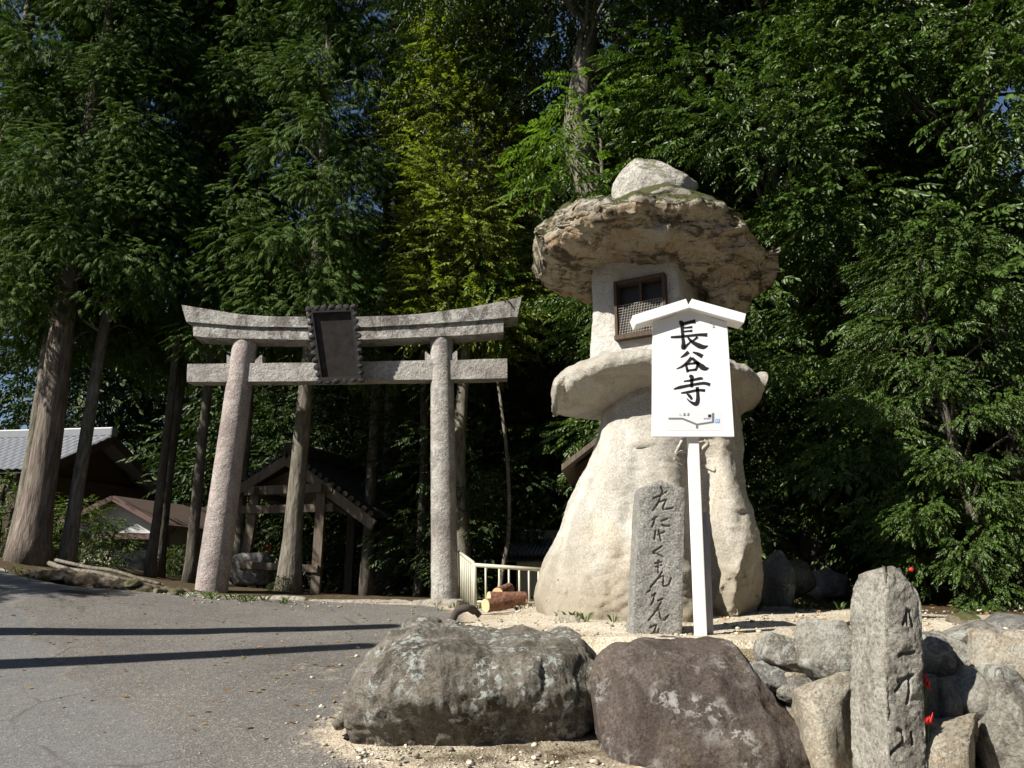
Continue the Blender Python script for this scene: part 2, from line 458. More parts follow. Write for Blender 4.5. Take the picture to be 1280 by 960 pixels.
def ground_mat():
    k = NT('ground_surface'); v = k.coord()
    at = k.n('Attribute', attribute_name='forest').outputs['Fac']
    fm = k.math('ADD', at, k.math('MULTIPLY', k.math('SUBTRACT', k.noise(v, 2.2, 6, .7), .5), .6))
    fm = k.ramp(fm, [(.42, 0.0), (.58, 1.0)])
    vo = k.n('TexVoronoi', ins={'Vector': v, 'Scale': 48.0}); vo2 = k.n('TexVoronoi', ins={'Vector': v, 'Scale': 110.0})
    n1 = k.noise(v, 1.2, 6, .65)
    sand = k.ramp(n1, [(.3, (.37, .31, .225)), (.5, (.50, .44, .34)), (.7, (.58, .525, .42))])
    sand = k.mix(.6, sand, k.mix(1.0, sand, k.ramp(vo.outputs['Color'], [(.05, .4), (.5, 1.0), (1.0, 1.35)]), 'MULTIPLY'))
    soil = k.ramp(k.noise(v, 6, 7, .75), [(.3, (.035, .026, .016)), (.5, (.075, .055, .032)), (.68, (.13, .09, .05))])
    soil = k.mix(k.ramp(k.noise(v, 1.7, 5, .7), [(.52, 0.0), (.64, .7)]), soil, (.05, .065, .02))
    col = k.mix(fm, sand, soil)
    nb = k.bump(k.noise(v, 9, 6, .7), .6, .05); nb = k.bump(vo.outputs['Distance'], .8, .012, nb); nb = k.bump(vo2.outputs['Distance'], .5, .006, nb)
    return k.done(col, .92, nb, .12)
M['ground'] = ground_mat()

def earth_mat():
    k = NT('root_filled_earth'); v = k.coord()
    n = k.noise(v, 5, 8, .75); n2 = k.noise(k.coord((1, 4, 4)), 9, 6, .7)
    col = k.ramp(n, [(.32, (.05, .038, .026)), (.5, (.14, .11, .08)), (.68, (.25, .21, .165))])
    col = k.mix(k.ramp(k.noise(v, 1.6, 4), [(.52, 0.0), (.62, .7)]), col, (.06, .075, .025))
    return k.done(col, .9, k.bump(n2, .9, .06), .15)
M['earth'] = earth_mat()

def road_mat():
    k = NT('worn_asphalt'); v = k.coord()
    edge = k.n('Attribute', attribute_name='edge').outputs['Fac']
    patch = k.n('Attribute', attribute_name='patch').outputs['Fac']
    seam = k.n('Attribute', attribute_name='seam').outputs['Fac']
    n1 = k.noise(v, .55, 5, .6, .5); n2 = k.noise(v, 4, 6, .7)
    col = k.ramp(k.math('ADD', k.math('MULTIPLY', n1, .7), k.math('MULTIPLY', n2, .3)), [(.35, (.115, .108, .099)), (.5, (.145, .136, .125)), (.68, (.175, .163, .146))])
    col = k.mix(patch, col, k.mix(n2, (.125, .128, .13), (.165, .168, .17)))
    vo = k.n('TexVoronoi', ins={'Vector': v, 'Scale': 62.0}); vo2 = k.n('TexVoronoi', ins={'Vector': v, 'Scale': 150.0})
    agg = k.ramp(vo.outputs['Color'], [(.1, .45), (.55, .95), (.8, 1.15), (1.0, 2.7)])
    fine = k.ramp(vo2.outputs['Color'], [(.1, .6), (.6, 1.0), (1.0, 1.8)])
    amt = k.math('SUBTRACT', .75, k.math('MULTIPLY', patch, .45))
    col = k.mix(amt, col, k.mix(1.0, col, agg, 'MULTIPLY'))
    col = k.mix(.6, col, k.mix(1.0, col, fine, 'MULTIPLY'))
    # stray gravel and sand that washes over from the edge
    gv = k.noise(v, 26, 4, .8)
    e = k.math('ADD', edge, k.math('MULTIPLY', k.math('SUBTRACT', gv, .5), .9))
    e = k.math('ADD', e, k.math('MULTIPLY', k.math('SUBTRACT', n2, .5), .7))
    ef = k.ramp(e, [(.62, 0.0), (.82, .85)])
    col = k.mix(ef, col, k.mix(1.0, (.46, .39, .29), k.ramp(vo.outputs['Color'], [(.05, .5), (.5, 1.0), (1.0, 1.4)]), 'MULTIPLY'))
    # cracks
    dv = k.mix(.12, v, k.n('TexNoise', ins={'Vector': v, 'Scale': 2.2, 'Detail': 5}).outputs['Color'], 'ADD')
    cv = k.n('TexVoronoi', feature='DISTANCE_TO_EDGE', ins={'Vector': dv, 'Scale': .42}).outputs[0]
    cm = k.math('MULTIPLY', k.ramp(cv, [(.0, 1.0), (.010, 0.0)]), k.ramp(k.noise(v, .7, 3), [(.49, 0.0), (.57, .6)]))
    col = k.mix(cm, col, (.05, .042, .03))
    col = k.mix(k.math('MULTIPLY', k.ramp(k.math('ADD', seam, k.math('MULTIPLY', k.math('SUBTRACT', gv, .5), .7)), [(.45, 0.0), (.7, 1.0)]), .5), col, (.21, .19, .15))
    nb = k.bump(n2, .3, .03); nb = k.bump(vo.outputs['Distance'], k.math('SUBTRACT', .8, k.math('MULTIPLY', patch, .5)), .007, nb); nb = k.bump(vo2.outputs['Distance'], .4, .003, nb)
    return k.done(col, .85, nb, .3)
M['road'] = road_mat()

def leafmat(name, c1, c2, rough=.4, trans=.35, spec=.5):
    k = NT(name)
    g = k.n('NewGeometry').outputs['Random Per Island']
    col = k.ramp(g, [(0.0, c1), (.75, c2), (1.0, tuple(min(1, x * 1.45) for x in c2))])
    p = k.n('BsdfPrincipled'); k.set(p.inputs['Base Color'], col); p.inputs['Roughness'].default_value = rough
    p.inputs['Specular IOR Level'].default_value = spec
    tr = k.n('BsdfTranslucent'); k.set(tr.inputs[0], k.mix(1.0, col, (1.3, 1.5, .5), 'MULTIPLY'))
    mx = k.n('MixShader', ins={0: trans}); k.t.links.new(p.outputs[0], mx.inputs[1]); k.t.links.new(tr.outputs[0], mx.inputs[2])
    k.t.links.new(mx.outputs[0], k.out.inputs[0])
    return k.m
M['leaf_dark'] = leafmat('glossy_evergreen_leaf', (.026, .050, .010), (.062, .106, .020), .43, .2, .38)
M['leaf_hinoki'] = leafmat('cypress_spray', (.028, .056, .012), (.064, .108, .020), .6, .18, .12)
M['leaf_light'] = leafmat('yellow_green_leaf', (.095, .128, .02), (.17, .192, .032), .5, .4, .35)
M['leaf_mid'] = leafmat('shrub_leaf', (.045, .075, .018), (.09, .13, .03), .45, .3, .4)
M['leaf_shade'] = leafmat('shade_darkened_leaf', (.018, .034, .009), (.036, .060, .014), .5, .12, .25)  # leaf colour darkened below real foliage to deepen the shade under the canopy
M['fern'] = leafmat('understory_frond', (.06, .11, .018), (.10, .16, .025), .45, .4, .35)

def bark(name, c1, c2, c3, stretch=.12, sc=16.0, b=.9):
    k = NT(name); v = k.coord((1, 1, stretch))
    n = k.noise(v, sc, 6, .65, .3); n2 = k.noise(k.coord(), 1.3, 5, .6)
    col = k.ramp(n, [(.32, c1), (.5, c2), (.68, c3)])
    col = k.mix(k.ramp(n2, [(.5, 0.0), (.68, .45)]), col, (.09, .10, .06))
    return k.done(col, .9, k.bump(n, b, .05), .15)
M['bark_cedar'] = bark('cypress_bark', (.07, .05, .042), (.16, .13, .112), (.27, .235, .205))
M['bark_grey'] = bark('grey_bark', (.07, .062, .05), (.15, .135, .11), (.24, .22, .19), .25, 12)
M['bark_dark'] = bark('dark_bark', (.04, .035, .03), (.085, .075, .062), (.14, .125, .105), .3, 10)
M['log_bark'] = bark('reddish_log_bark', (.11, .055, .038), (.20, .10, .065), (.27, .15, .105), 1.0, 14)
M['cut_wood'] = flat('cut_log_end', (.62, .45, .26), .8, .2, .2, 20)

def wood(name, c1, c2, axis='z', rough=.75):
    k = NT(name); v = k.coord((14, 14, 1.2) if axis == 'z' else (1.2, 14, 14))
    n = k.noise(v, 3, 5, .6, .4)
    return k.done(k.ramp(n, [(.3, c1), (.7, c2)]), rough, k.bump(n, .35, .006), .2)
M['wood_old'] = wood('weathered_timber', (.09, .072, .055), (.20, .165, .13))
M['wood_dark'] = wood('dark_house_boards', (.035, .022, .016), (.075, .05, .036))
M['wood_grey'] = wood('grey_stake_wood', (.25, .24, .26), (.40, .38, .40))
M['wood_frame'] = wood('brown_window_wood', (.045, .03, .02), (.09, .062, .042))
def painted():
    k = NT('white_sign_paint'); v = k.coord((22, 22, 1.0))
    g = k.noise(v, 3, 5, .65); d = k.noise(k.coord((1, 1, .35)), 5, 6, .7)
    col = k.mix(g, (.80, .80, .795), (.85, .85, .85)); col = k.mix(k.ramp(d, [(.56, 0.0), (.74, .35)]), col, (.62, .61, .57))
    return k.done(col, .5, k.bump(g, .12, .004), .35)
M['white_paint'] = painted()
M['white_post'] = flat('white_post_paint', (.78, .78, .77), .5, .3, .07, 10)
M['ink'] = flat('black_sign_paint', (.022, .02, .028), .5, .3, .2)
M['map_white'] = flat('map_sticker_paper', (.72, .73, .76), .4, .4, .02)
M['map_grey'] = flat('map_road_grey', (.17, .18, .21), .5)
M['map_blue'] = flat('map_blue', (.16, .38, .68), .5)
M['map_black'] = flat('map_black', (.03, .03, .04), .5)
M['plaque'] = flat('aged_bronze_plaque', (.034, .031, .030), .95, .1, .7, 7, .9)
M['plaque_frame'] = flat('aged_plaque_frame', (.036, .034, .035), .85, .2, .3, 12, .5)
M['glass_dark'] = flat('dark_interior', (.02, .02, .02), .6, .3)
M['wire'] = flat('old_netting_wire', (.30, .28, .25), .6, .4)
M['fence'] = flat('cream_fence_paint', (.46, .45, .36), .5, .4, .15, 9)
M['wall_white'] = flat('white_plaster', (.72, .72, .72), .85, .2, .05)
M['wall_cream'] = flat('cream_plaster', (.46, .42, .34), .85, .2, .08)
M['roof_brown'] = flat('brown_metal_roof', (.115, .085, .07), .5, .4, .15)
M['trim_brown'] = flat('brown_trim', (.16, .10, .09), .55, .3, .15)
M['tile_grey'] = flat('grey_roof_tile', (.17, .18, .20), .45, .45, .25, 5)
M['tile_pale'] = flat('pale_grey_roof_tile', (.19, .20, .22), .45, .45, .2, 5)
M['tile_old'] = flat('old_mossy_tile', (.055, .052, .045), .8, .2, .4, 6)
M['window'] = flat('dark_window_glass', (.025, .028, .03), .15, .5)
M['pebble'] = leafmat('pebble_stone', (.20, .17, .13), (.46, .42, .35), .9, .0, .1)
M['red_petal'] = flat('red_petal', (.62, .03, .025), .5, .3, .2)
M['green_stem'] = flat('green_stem', (.10, .17, .05), .6, .3)
M['concrete'] = flat('pale_concrete_pole', (.36, .35, .33), .8, .2, .1)
M['black_rubber'] = flat('dark_rotten_branch', (.06, .05, .045), .8, .2, .3, 14, .5)
M['dry_leaf'] = leafmat('dry_fallen_leaf', (.16, .075, .025), (.34, .20, .075), .7, .2, .2)
M['red_cloth'] = flat('faded_red_cloth', (.35, .05, .04), .8, .1)

# ------------------------------------------------------------------ terrain
BX = np.array([[4.5, -.2], [5.6, -.75], [6.2, -1.05], [7.5, -.9], [9, -.55], [11, -.35], [12.5, -.15], [16, .2]])
def road_z(x, y):
    b = np.where(y < 13, .107 * y, np.where(y < 17, 1.391 + .107 * ((y - 13) - (y - 13) ** 2 / 8), 1.605))
    b = np.where(y < 0, .06 * y, b); b = np.maximum(b, -1.2)
    t = -x - 4.4
    return b + .125 * np.clip(.5 * (t + np.sqrt(t * t + 4.0)) - .19, 0, 7) * sstep(3, 14, y)
def terr_z(x, y):
    return np.minimum(1.29 + .062 * (y - 6.1), 1.52)
def gz(x, y):
    x = np.asarray(x, float); y = np.asarray(y, float)
    xb = np.interp(y, BX[:, 0], BX[:, 1])
    wid = np.interp(y, [5.5, 6.6, 8, 12], [.12, .35, .6, 1.0])
    ys = np.interp(x, [.2, 1.0, 2, 4, 7], [6.5, 6.15, 5.95, 5.75, 5.4])
    m = sstep(0, 1, (x - xb) / wid) * sstep(-.06, .12, y - ys)
    z = road_z(x, y) * (1 - m) + terr_z(x, y) * m
    # wooded bank on the right and the hill behind
    bank = sstep(0, 1, (x - 2.4 - .0 * y) / 9) * sstep(9.2, 18, y) * 3.0
    z = z + bank
    d = np.clip(y - 25 + .12 * x, 0, 60)
    z = z + np.minimum(.55 * d, 22) * sstep(0, 5, d) * sstep(-7, 6, x)
    z = z + np.clip(x - 9, 0, 40) * .12 * sstep(6, 14, y)
    return z
def gzs(x, y): return float(gz(np.array([x]), np.array([y]))[0])

def axis_pts(lo, hi, f0, f1, fine, coarse):
    a = list(np.arange(f0, f1 + 1e-6, fine))
    s, x = fine, f1
    while x < hi: s = min(s * 1.25, coarse); x += s; a.append(x)
    s, x = fine, f0
    while x > lo: s = min(s * 1.25, coarse); x -= s; a.insert(0, x)
    return np.array(a)
gx = axis_pts(-140, 140, -11, 8, .11, 10); gy = axis_pts(-60, 200, 4.5, 17, .11, 10)
X, Yg = np.meshgrid(gx, gy)
Xf, Yf = X.ravel(), Yg.ravel()
Zf = gz(Xf, Yf)
pp = np.stack([Xf, Yf, 0 * Xf], -1)
xbv = np.interp(Yf, BX[:, 0], BX[:, 1])
forest = np.maximum.reduce([sstep(13.9, 14.6, Yf) * (1 - sstep(-.6, .0, Xf) * (1 - sstep(14.5, 15.5, Yf))),
                            sstep(9.3, 10.4, Yf + .55 * np.clip(Xf - 2.5, 0, 4)) * sstep(1.9, 2.7, Xf), sstep(4.5, 6, Xf) * sstep(6.6, 7.6, Yf) * .8, sstep(-4.6, -5.6, Xf) * sstep(12.2, 12.8, Yf), 1 - sstep(-2.5, -1, Yf), .5 * (1 - sstep(6.0, 6.4, Yf)) * (Xf < .8), sstep(8.5, 11, Xf), sstep(-14, -18, Xf)])
Zf = Zf + .03 * fbm(pp * 1.3, 3, 5) * sstep(0.1, .4, Xf - xbv) + .06 * fbm(pp * .8, 3, 6) * forest - .03 * (1 - sstep(0., .25, Xf - xbv)) * (1 - forest)
V = np.stack([Xf, Yf, Zf], -1)
me = mesh_np('ground', V, grid_faces(len(gy), len(gx), False), M['ground'])
a = me.attributes.new('forest', 'FLOAT', 'POINT'); a.data.foreach_set('value', forest.astype(np.float32))
put('ground', me, kind='structure')

# road sheet, its own outline snapped to a polygon
ROAD = np.array([(7, -12), (7, 4.7), (.2, 4.95), (-.45, 5.35), (-.95, 5.65), (-1.22, 6.0), (-1.12, 6.8), (-.95, 7.6), (-.75, 8.6), (-.5, 10), (-.4, 11.4),
                 (-.55, 12.4), (-.85, 13.2), (-1.3, 13.9), (-2.4, 14.05), (-4.2, 14.1), (-4.9, 13.95), (-5.8, 13.75), (-7.2, 13.3), (-8.2, 13.7), (-9.2, 14.7), (-10.2, 15.7), (-12, 16.1), (-22, 16.4), (-22, -12)], float)
def in_poly(x, y, pl):
    c = np.zeros(len(x), bool); n = len(pl)
    for i in range(n):
        x0, y0 = pl[i]; x1, y1 = pl[(i + 1) % n]
        h = ((y0 > y) != (y1 > y)) & (x < (x1 - x0) * (y - y0) / (y1 - y0 + 1e-12) + x0)
        c ^= h
    return c
def near_poly(x, y, pl):
    q = np.stack([x, y], -1); best = np.full(len(x), 1e9); bp = q.copy(); n = len(pl)
    for i in range(n):
        a, b = pl[i], pl[(i + 1) % n]; d = b - a
        t = np.clip(((q - a) @ d) / (d @ d), 0, 1); r = a + t[:, None] * d
        e = np.linalg.norm(q - r, axis=1); k = e < best
        best[k] = e[k]; bp[k] = r[k]
    return best, bp
rx = axis_pts(-21.9, 6.9, -9.5, 1, .075, .5); ry = axis_pts(-11.9, 16.6, 4.8, 16.6, .075, .5)
X, Yg = np.meshgrid(rx, ry); xf, yf = X.ravel(), Yg.ravel()
ins = in_poly(xf, yf, ROAD); dist, npnt = near_poly(xf, yf, ROAD)
F = grid_faces(len(ry), len(rx), False)
F = F[ins[F].any(1)]
out = ~ins
xf = np.where(out, npnt[:, 0], xf); yf = np.where(out, npnt[:, 1], yf)
wob = fbm(np.stack([xf * 2.5, yf * 2.5, 0 * xf], -1), 3, 3) * .05 * out
xf = xf + wob; yf = yf + wob
dist = np.where(out, 0, dist)
pq = np.stack([xf, yf, 0 * xf], -1)
zf = road_z(xf, yf) + .012 + .012 * fbm(pq * .9, 3, 8)
xb2 = np.interp(yf, BX[:, 0], BX[:, 1])
zf = np.maximum(zf, gz(xf, yf) * (yf > 5.9) + (-9) * (yf <= 5.9) + .012)
used, F2 = np.unique(F, return_inverse=True); F2 = F2.reshape(-1, 4)
V = np.stack([xf, yf, zf], -1)[used]
me = mesh_np('road', V, F2, M['road'])
edge = np.exp(-dist / .55)
edge = np.maximum(edge * sstep(-6.5, -1.5, xf), edge * .75) * (yf < 20)
dirt = np.exp(-((xf + 4.3) / 2.0) ** 2 - ((yf - 10.6) / .8) ** 2) * .5 + np.exp(-((xf + 1.9) / 1.0) ** 2 - ((yf - 8.2) / 1.6) ** 2) * .62
edge = np.maximum(edge, dirt)
seamx = np.interp(yf, [3, 5.5, 7, 8.5, 10, 11.5], [-.9, -2.0, -3.3, -4.6, -5.7, -6.9]) + .1 * np.sin(yf * 3.1) + .06 * np.sin(yf * 7.7)
patch = 1 - sstep(-.05, .1, xf - seamx)
seam = np.exp(-((xf - seamx) / .05) ** 2) * sstep(6, 8, yf)
for nm, arr in (('edge', edge), ('patch', patch * .55), ('seam', seam)):
    a = me.attributes.new(nm, 'FLOAT', 'POINT'); a.data.foreach_set('value', arr[used].astype(np.float32))
put('road', me, kind='structure')

# ------------------------------------------------------------------ stone lantern
Lc = P(812, 775, 8.9)
LAN = thing('stone_lantern', 'giant lantern of stacked natural boulders with mossy cap rock on the gravel', 'stone lantern', (Lc.x, Lc.y, gzs(Lc.x, 8.9)))
def base_mod(V):
    V = V.copy()
    fx = (V[:, 0] - P(868, 680, 8.9).x)
    fr = np.clip((8.9 - V[:, 1]) / 1.0, 0, 1); lo = sstep(4.0, 2.6, V[:, 2])
    V0 = V; V = facet(V, 16, 12, .84, .1); V = .75 * V + .25 * V0
    V[:, 1] += .42 * np.exp(-(fx / .19) ** 2) * fr * lo
    band = sstep(2.15, 1.65, V[:, 2]) * (V[:, 1] < 9)
    V[:, 1] -= .10 * np.clip(fbm(V * 7, 4, 31) + .12, 0, 1) * band
    # slanting creases on the left flank and between the two feet
    for (xa, ya), (xb_, yb), dp, w in (((742, 575), (690, 720), .035, .07), ((800, 560), (775, 700), .04, .09), ((925, 640), (905, 760), .03, .06)):
        a, b = P(xa, ya, 8.3), P(xb_, yb, 8.1)
        t = np.clip((V[:, 2] - a.z) / (b.z - a.z), -.2, 1.2); xx = a.x + (b.x - a.x) * t
        V[:, 1] += dp * np.exp(-((V[:, 0] - xx) / w) ** 2) * ((t > 0) & (t < 1)) * (V[:, 1] < 8.9)
    gx2 = (V[:, 0] - P(800, 700, 8.9).x)
    V[:, 1] += .10 * np.exp(-(gx2 / .1) ** 2) * fr * sstep(2.4, 1.7, V[:, 2])
    return V
base_vf = loft_z([(470, 768, 905), (488, 765, 914), (510, 761, 920), (530, 756, 926), (548, 749, 929), (568, 741, 931), (590, 729, 932), (622, 712, 935), (655, 700, 944), (685, 690, 953), (715, 682, 958), (745, 675, 957), (765, 671, 953), (790, 673, 950)],
                 8.9, [.55, .62, .72, .86, .98, 1.06, 1.08], 21, .82, 190, 150, [(.11, .75, 2), (.022, 2.4, 3), (.009, 8, 3), (.005, 22, 2)], .022, base_mod)
part('base_stone', base_vf, M['lantern_base'], LAN, True)
base_bvh = BVHTree.FromPolygons([tuple(v) for v in base_vf[0]], [tuple(f) for f in base_vf[1]])
part('platform_stone', loft_prof([(692, 484, 506), (696, 474, 513), (708, 464, 519), (730, 452, 522), (760, 443, 522), (800, 438, 521), (850, 437, 521), (890, 441, 521), (918, 451, 518), (936, 461, 510), (944, 470, 498)],
     8.85, .98, [(.95, 0), (.9, .5), (.4, .9), (-.3, 1), (-.72, .86), (-.96, .5), (-1, .12), (-.92, -.2), (-.62, -.6), (-.2, -1), (.6, -.9)], 33, 130, 190, -.4, -.8, [(.05, 1.0, 3), (.025, 3.6, 3), (.012, 11, 3), (.005, 25, 2)], .035), M['lantern_slab'], LAN, True)
# chamber: rotated tapering block
A_, B_ = Vector((1.84, 8.22, 0)), Vector((.90, 8.72, 0))
ux = (A_ - B_).normalized(); uy = Vector((-ux.y, ux.x, 0))
WX, WY = 1.06, .98
cc = B_ + ux * WX / 2 + uy * WY / 2
Z0, Z1 = 4.0, 5.62
def chamber():
    n, m = 160, 60
    th = np.linspace(0, 2 * np.pi, n, endpoint=False)
    sp = lambda a: np.sign(a) * np.abs(a) ** .22
    V = []
    for z in np.linspace(0, 1, m):
        k = 1.10 - .13 * z
        for t in th:
            q = cc + ux * (WX / 2 * k * sp(math.cos(t))) + uy * (WY / 2 * k * sp(math.sin(t)))
            V.append((q.x, q.y, Z0 + (Z1 - Z0) * z))
    F = grid_faces(m, n, True)
    V = roughen(np.array(V), F, [(.035, 1.5, 3), (.015, 5, 3), (.004, 18, 2)], 44)
    # the window hole is sunk into the front face
    rel = V - np.array(B_); u = rel @ np.array(ux) / WX; w = rel @ np.array(uy)
    ins = (u > .34) & (u < .86) & (V[:, 2] > 4.42) & (V[:, 2] < 5.06) & (w < .3)
    V[ins] += np.array(uy) * .1
    return V, [tuple(f) for f in F] + [tuple(range(n))[::-1], tuple(range((m - 1) * n, m * n))]
fb = part('light_chamber', chamber(), M['lantern_box'], LAN, True)
def fpt(u, z, o): return B_ + ux * (WX * u) + uy * o + Vector((0, 0, z))
wu0, wu1, wz0, wz1 = .335, .865, 4.41, 5.07
OF = -.045
wf = join(beam(fpt(wu0, wz0, OF), fpt(wu0, wz1, OF), .13, .032, ux), beam(fpt(wu1, wz0, OF), fpt(wu1, wz1, OF), .13, .032, ux),
          beam(fpt(wu0 - .02, wz0 - .015, OF - .01), fpt(wu1 + .02, wz0 - .015, OF - .01), .15, .05), beam(fpt(wu0 + .02, wz1 - .02, OF + .003), fpt(wu1 - .02, wz1 - .02, OF + .003), .12, .045),
          beam(fpt(.6, wz0 + .03, OF + .008), fpt(.6, wz1 - .03, OF + .008), .05, .03, ux))
part('window_frame', wf, M['wood_frame'], LAN)
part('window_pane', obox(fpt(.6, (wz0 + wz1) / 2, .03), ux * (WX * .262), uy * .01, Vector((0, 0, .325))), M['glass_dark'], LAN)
net = []
for i in range(17):
    u = wu0 + .03 + (wu1 - wu0 - .06) * i / 16
    net.append(beam(fpt(u, wz0 + .02, OF - .055), fpt(min(u + .06, wu1 - .02), wz0 + .36, OF - .055), .004, .004, uy))
for i in range(12):
    z = wz0 + .03 + .03 * i
    net.append(beam(fpt(wu0 + .03, z, OF - .05), fpt(wu1 - .03, z + .012, OF - .05), .004, .004))
part('wire_netting', join(*net), M['wire'], LAN)
def roof_mod(V):
    V = V.copy()
    V = facet(V, 9, 43, .92, .10)
    ax = P(822, 320, 8.95); d = V - np.array([[0, ax.y, ax.z]]); d[:, 0] = 0
    d /= np.linalg.norm(d, axis=1)[:, None] + 1e-6
    q = V * np.array([.55, .9, 3.4])
    V = V + d * (.105 * ridged(q, 4, 6) + .06 * ridged(V * np.array([1.8, 1.8, 5.0]), 3, 16))[:, None]
    return V
part('roof_stone', loft_prof([(672, 298, 328), (677, 292, 335), (690, 283, 346), (708, 270, 354), (740, 262, 358), (775, 262, 362), (805, 258, 365), (850, 258, 372), (882, 258, 388), (905, 262, 389), (922, 272, 385), (937, 290, 376), (948, 304, 364), (955, 314, 352)],
     8.95, 1.22, [(.95, .1), (.9, .5), (.45, .86), (-.2, 1.0), (-.66, .95), (-.90, .76), (-1, .40), (-.98, -.1), (-.95, -.5), (-.80, -.86), (-.52, -1), (-.1, -.90), (.4, -.6), (.8, -.25)], 55, 230, 260, -.62, -.5,
     [(.11, 1.1, 2), (.06, 3.0, 3), (.03, 8, 3), (.012, 20, 3)], .09, roof_mod,
     prof2=[(.95, .1), (.9, .5), (.45, .86), (-.2, 1.0), (-.76, .98), (-.98, .82), (-1, .52), (-.91, .18), (-.82, -.22), (-.70, -.66), (-.48, -.98), (-.05, -.96), (.4, -.66), (.8, -.25)]), M['lantern_roof'], LAN, True)
fc = P(822, 250, 8.9); m2 = P(838, 282, 8.95)
part('cap_stone', boulder((m2.x, m2.y, m2.z), (1.7, 1.4, .66), 14, .7, 20, .74, .2, -.06, craggy=.035, n=(110, 60)), M['lantern_roof'], LAN, True)
part('finial_stone', boulder((fc.x, fc.y, fc.z), (1.06, 1.0, .92), 18, .8, 18, .76, .3, .12, craggy=.03, n=(110, 70)), M['lantern_finial'], LAN, True)
# low relief carving on the body behind the sign
def stroke_pts(pts, n=6): return cr([Vector((a, b, 0)) for a, b in pts], n)
def hit(px, py):
    d = ray(px, py).normalized()
    loc, nor, _, _ = base_bvh.ray_cast(Vector((0, 0, EYE)), d)
    return (loc, nor) if loc else (P(px, py, 8.1), Vector((0, -1, 0)))
rel = []
for st, w in [([(545, 285), (556, 262), (566, 243)], 10), ([(545, 288), (560, 278), (580, 280), (582, 305), (580, 332)], 10), ([(540, 300), (552, 318), (570, 326)], 8),
              ([(640, 240), (652, 252), (636, 268), (624, 290), (618, 312)], 11), ([(632, 320), (655, 332), (678, 343)], 12), ([(598, 246), (615, 250), (640, 243)], 8)]:
    pts = [hit(640 + q.x / 2.667, 460 + q.y / 2.667)[0] for q in stroke_pts(st, 4)]
    rel.append(tube(pts, w / 2.667 * .0085 * .55, 8))
part('relief_carving', join(*rel), M['lantern_base'], LAN, True)

# ------------------------------------------------------------------ torii
TB = P(410, 750, 15)
TOR = thing('torii_gate', 'tall grey granite torii gate at the head of the asphalt road', 'torii gate', (TB.x, 15, gzs(TB.x, 15)))
def pillar(b, t, r0, r1, mat):
    pts = [b.lerp(t, i / 40) for i in range(41)]
    V, F = tube(pts, np.linspace(r0, r1, 41), 48)
    V = V + (fbm(V * 6, 3, 4)[:, None] * .006)
    return part('pillar', (V, F), mat, TOR, True)
pl_b, pl_t = P(263, 747, 15), P(307, 424, 15)
pr_b, pr_t = P(556, 757, 15), P(552, 414, 15)
k1 = PX(740, 15); k2 = PX(430, 15)
pillar(pl_b, pl_t, 20.0 * k1, 14.5 * k2, M['granite_red'])
pillar(pr_b, pr_t, 17.0 * k1, 14.0 * k2, M['granite'])
def swept(top, bot, d, Yc, name, mat, slant0=0.0, slant1=0.0):
    """curved lintel: top and bottom outline in photo pixels, depth d"""
    tp = cr([Vector((a, b, 0)) for a, b in top], 8); bt = cr([Vector((a, b, 0)) for a, b in bot], 8)
    n = len(tp); V = []
    def ring(pt, pb):
        A, B = P(pt.x, pt.y, Yc - d / 2), P(pb.x, pb.y, Yc - d / 2)
        q = []
        for f in np.linspace(0, 1, 6): q.append(Vector((A.x * (1 - f) + B.x * f, Yc - d / 2, A.z * (1 - f) + B.z * f)))
        for f in np.linspace(0, 1, 6): q.append(Vector((B.x * (1 - f) + A.x * f, Yc + d / 2, B.z * (1 - f) + A.z * f)))
        return q
    for a, b in zip(tp, bt): V += ring(a, b)
    F = []
    for i in range(n - 1):
        for j in range(12):
            k = (j + 1) % 12
            F.append((i * 12 + j, (i + 1) * 12 + j, (i + 1) * 12 + k, i * 12 + k))
    F.append(tuple(range(12))); F.append(tuple(range((n - 1) * 12, n * 12))[::-1])
    V = np.array([tuple(v) for v in V]); V = V + .012 * fbm(V * 4, 3, 9)[:, None]
    return part(name, (V, F), mat, TOR)
swept([(227, 381), (275, 389), (320, 394.5), (390, 396), (460, 395.5), (519, 392.5), (575, 386), (612, 379.5), (652, 371)],
      [(233, 402), (275, 405.5), (320, 408), (390, 409), (460, 408.5), (519, 405.5), (575, 402), (612, 399), (647, 395.5)], .58, 15, 'upper_lintel', M['granite_lintel'])
swept([(241, 402), (275, 405), (320, 407.5), (390, 408.5), (460, 408), (519, 405), (575, 401.5), (612, 399), (629, 397)],
      [(241, 420), (275, 422), (320, 423.5), (390, 424.5), (460, 424), (519, 421.5), (575, 419), (612, 416.5), (629, 415)], .48, 15, 'lower_lintel', M['granite_lintel'])
swept([(234, 455), (300, 454), (400, 453), (500, 451), (570, 450), (634, 448)],
      [(234, 477), (300, 477), (400, 476), (500, 474.5), (570, 474), (634, 472.5)], .30, 15, 'tie_beam', M['granite'])
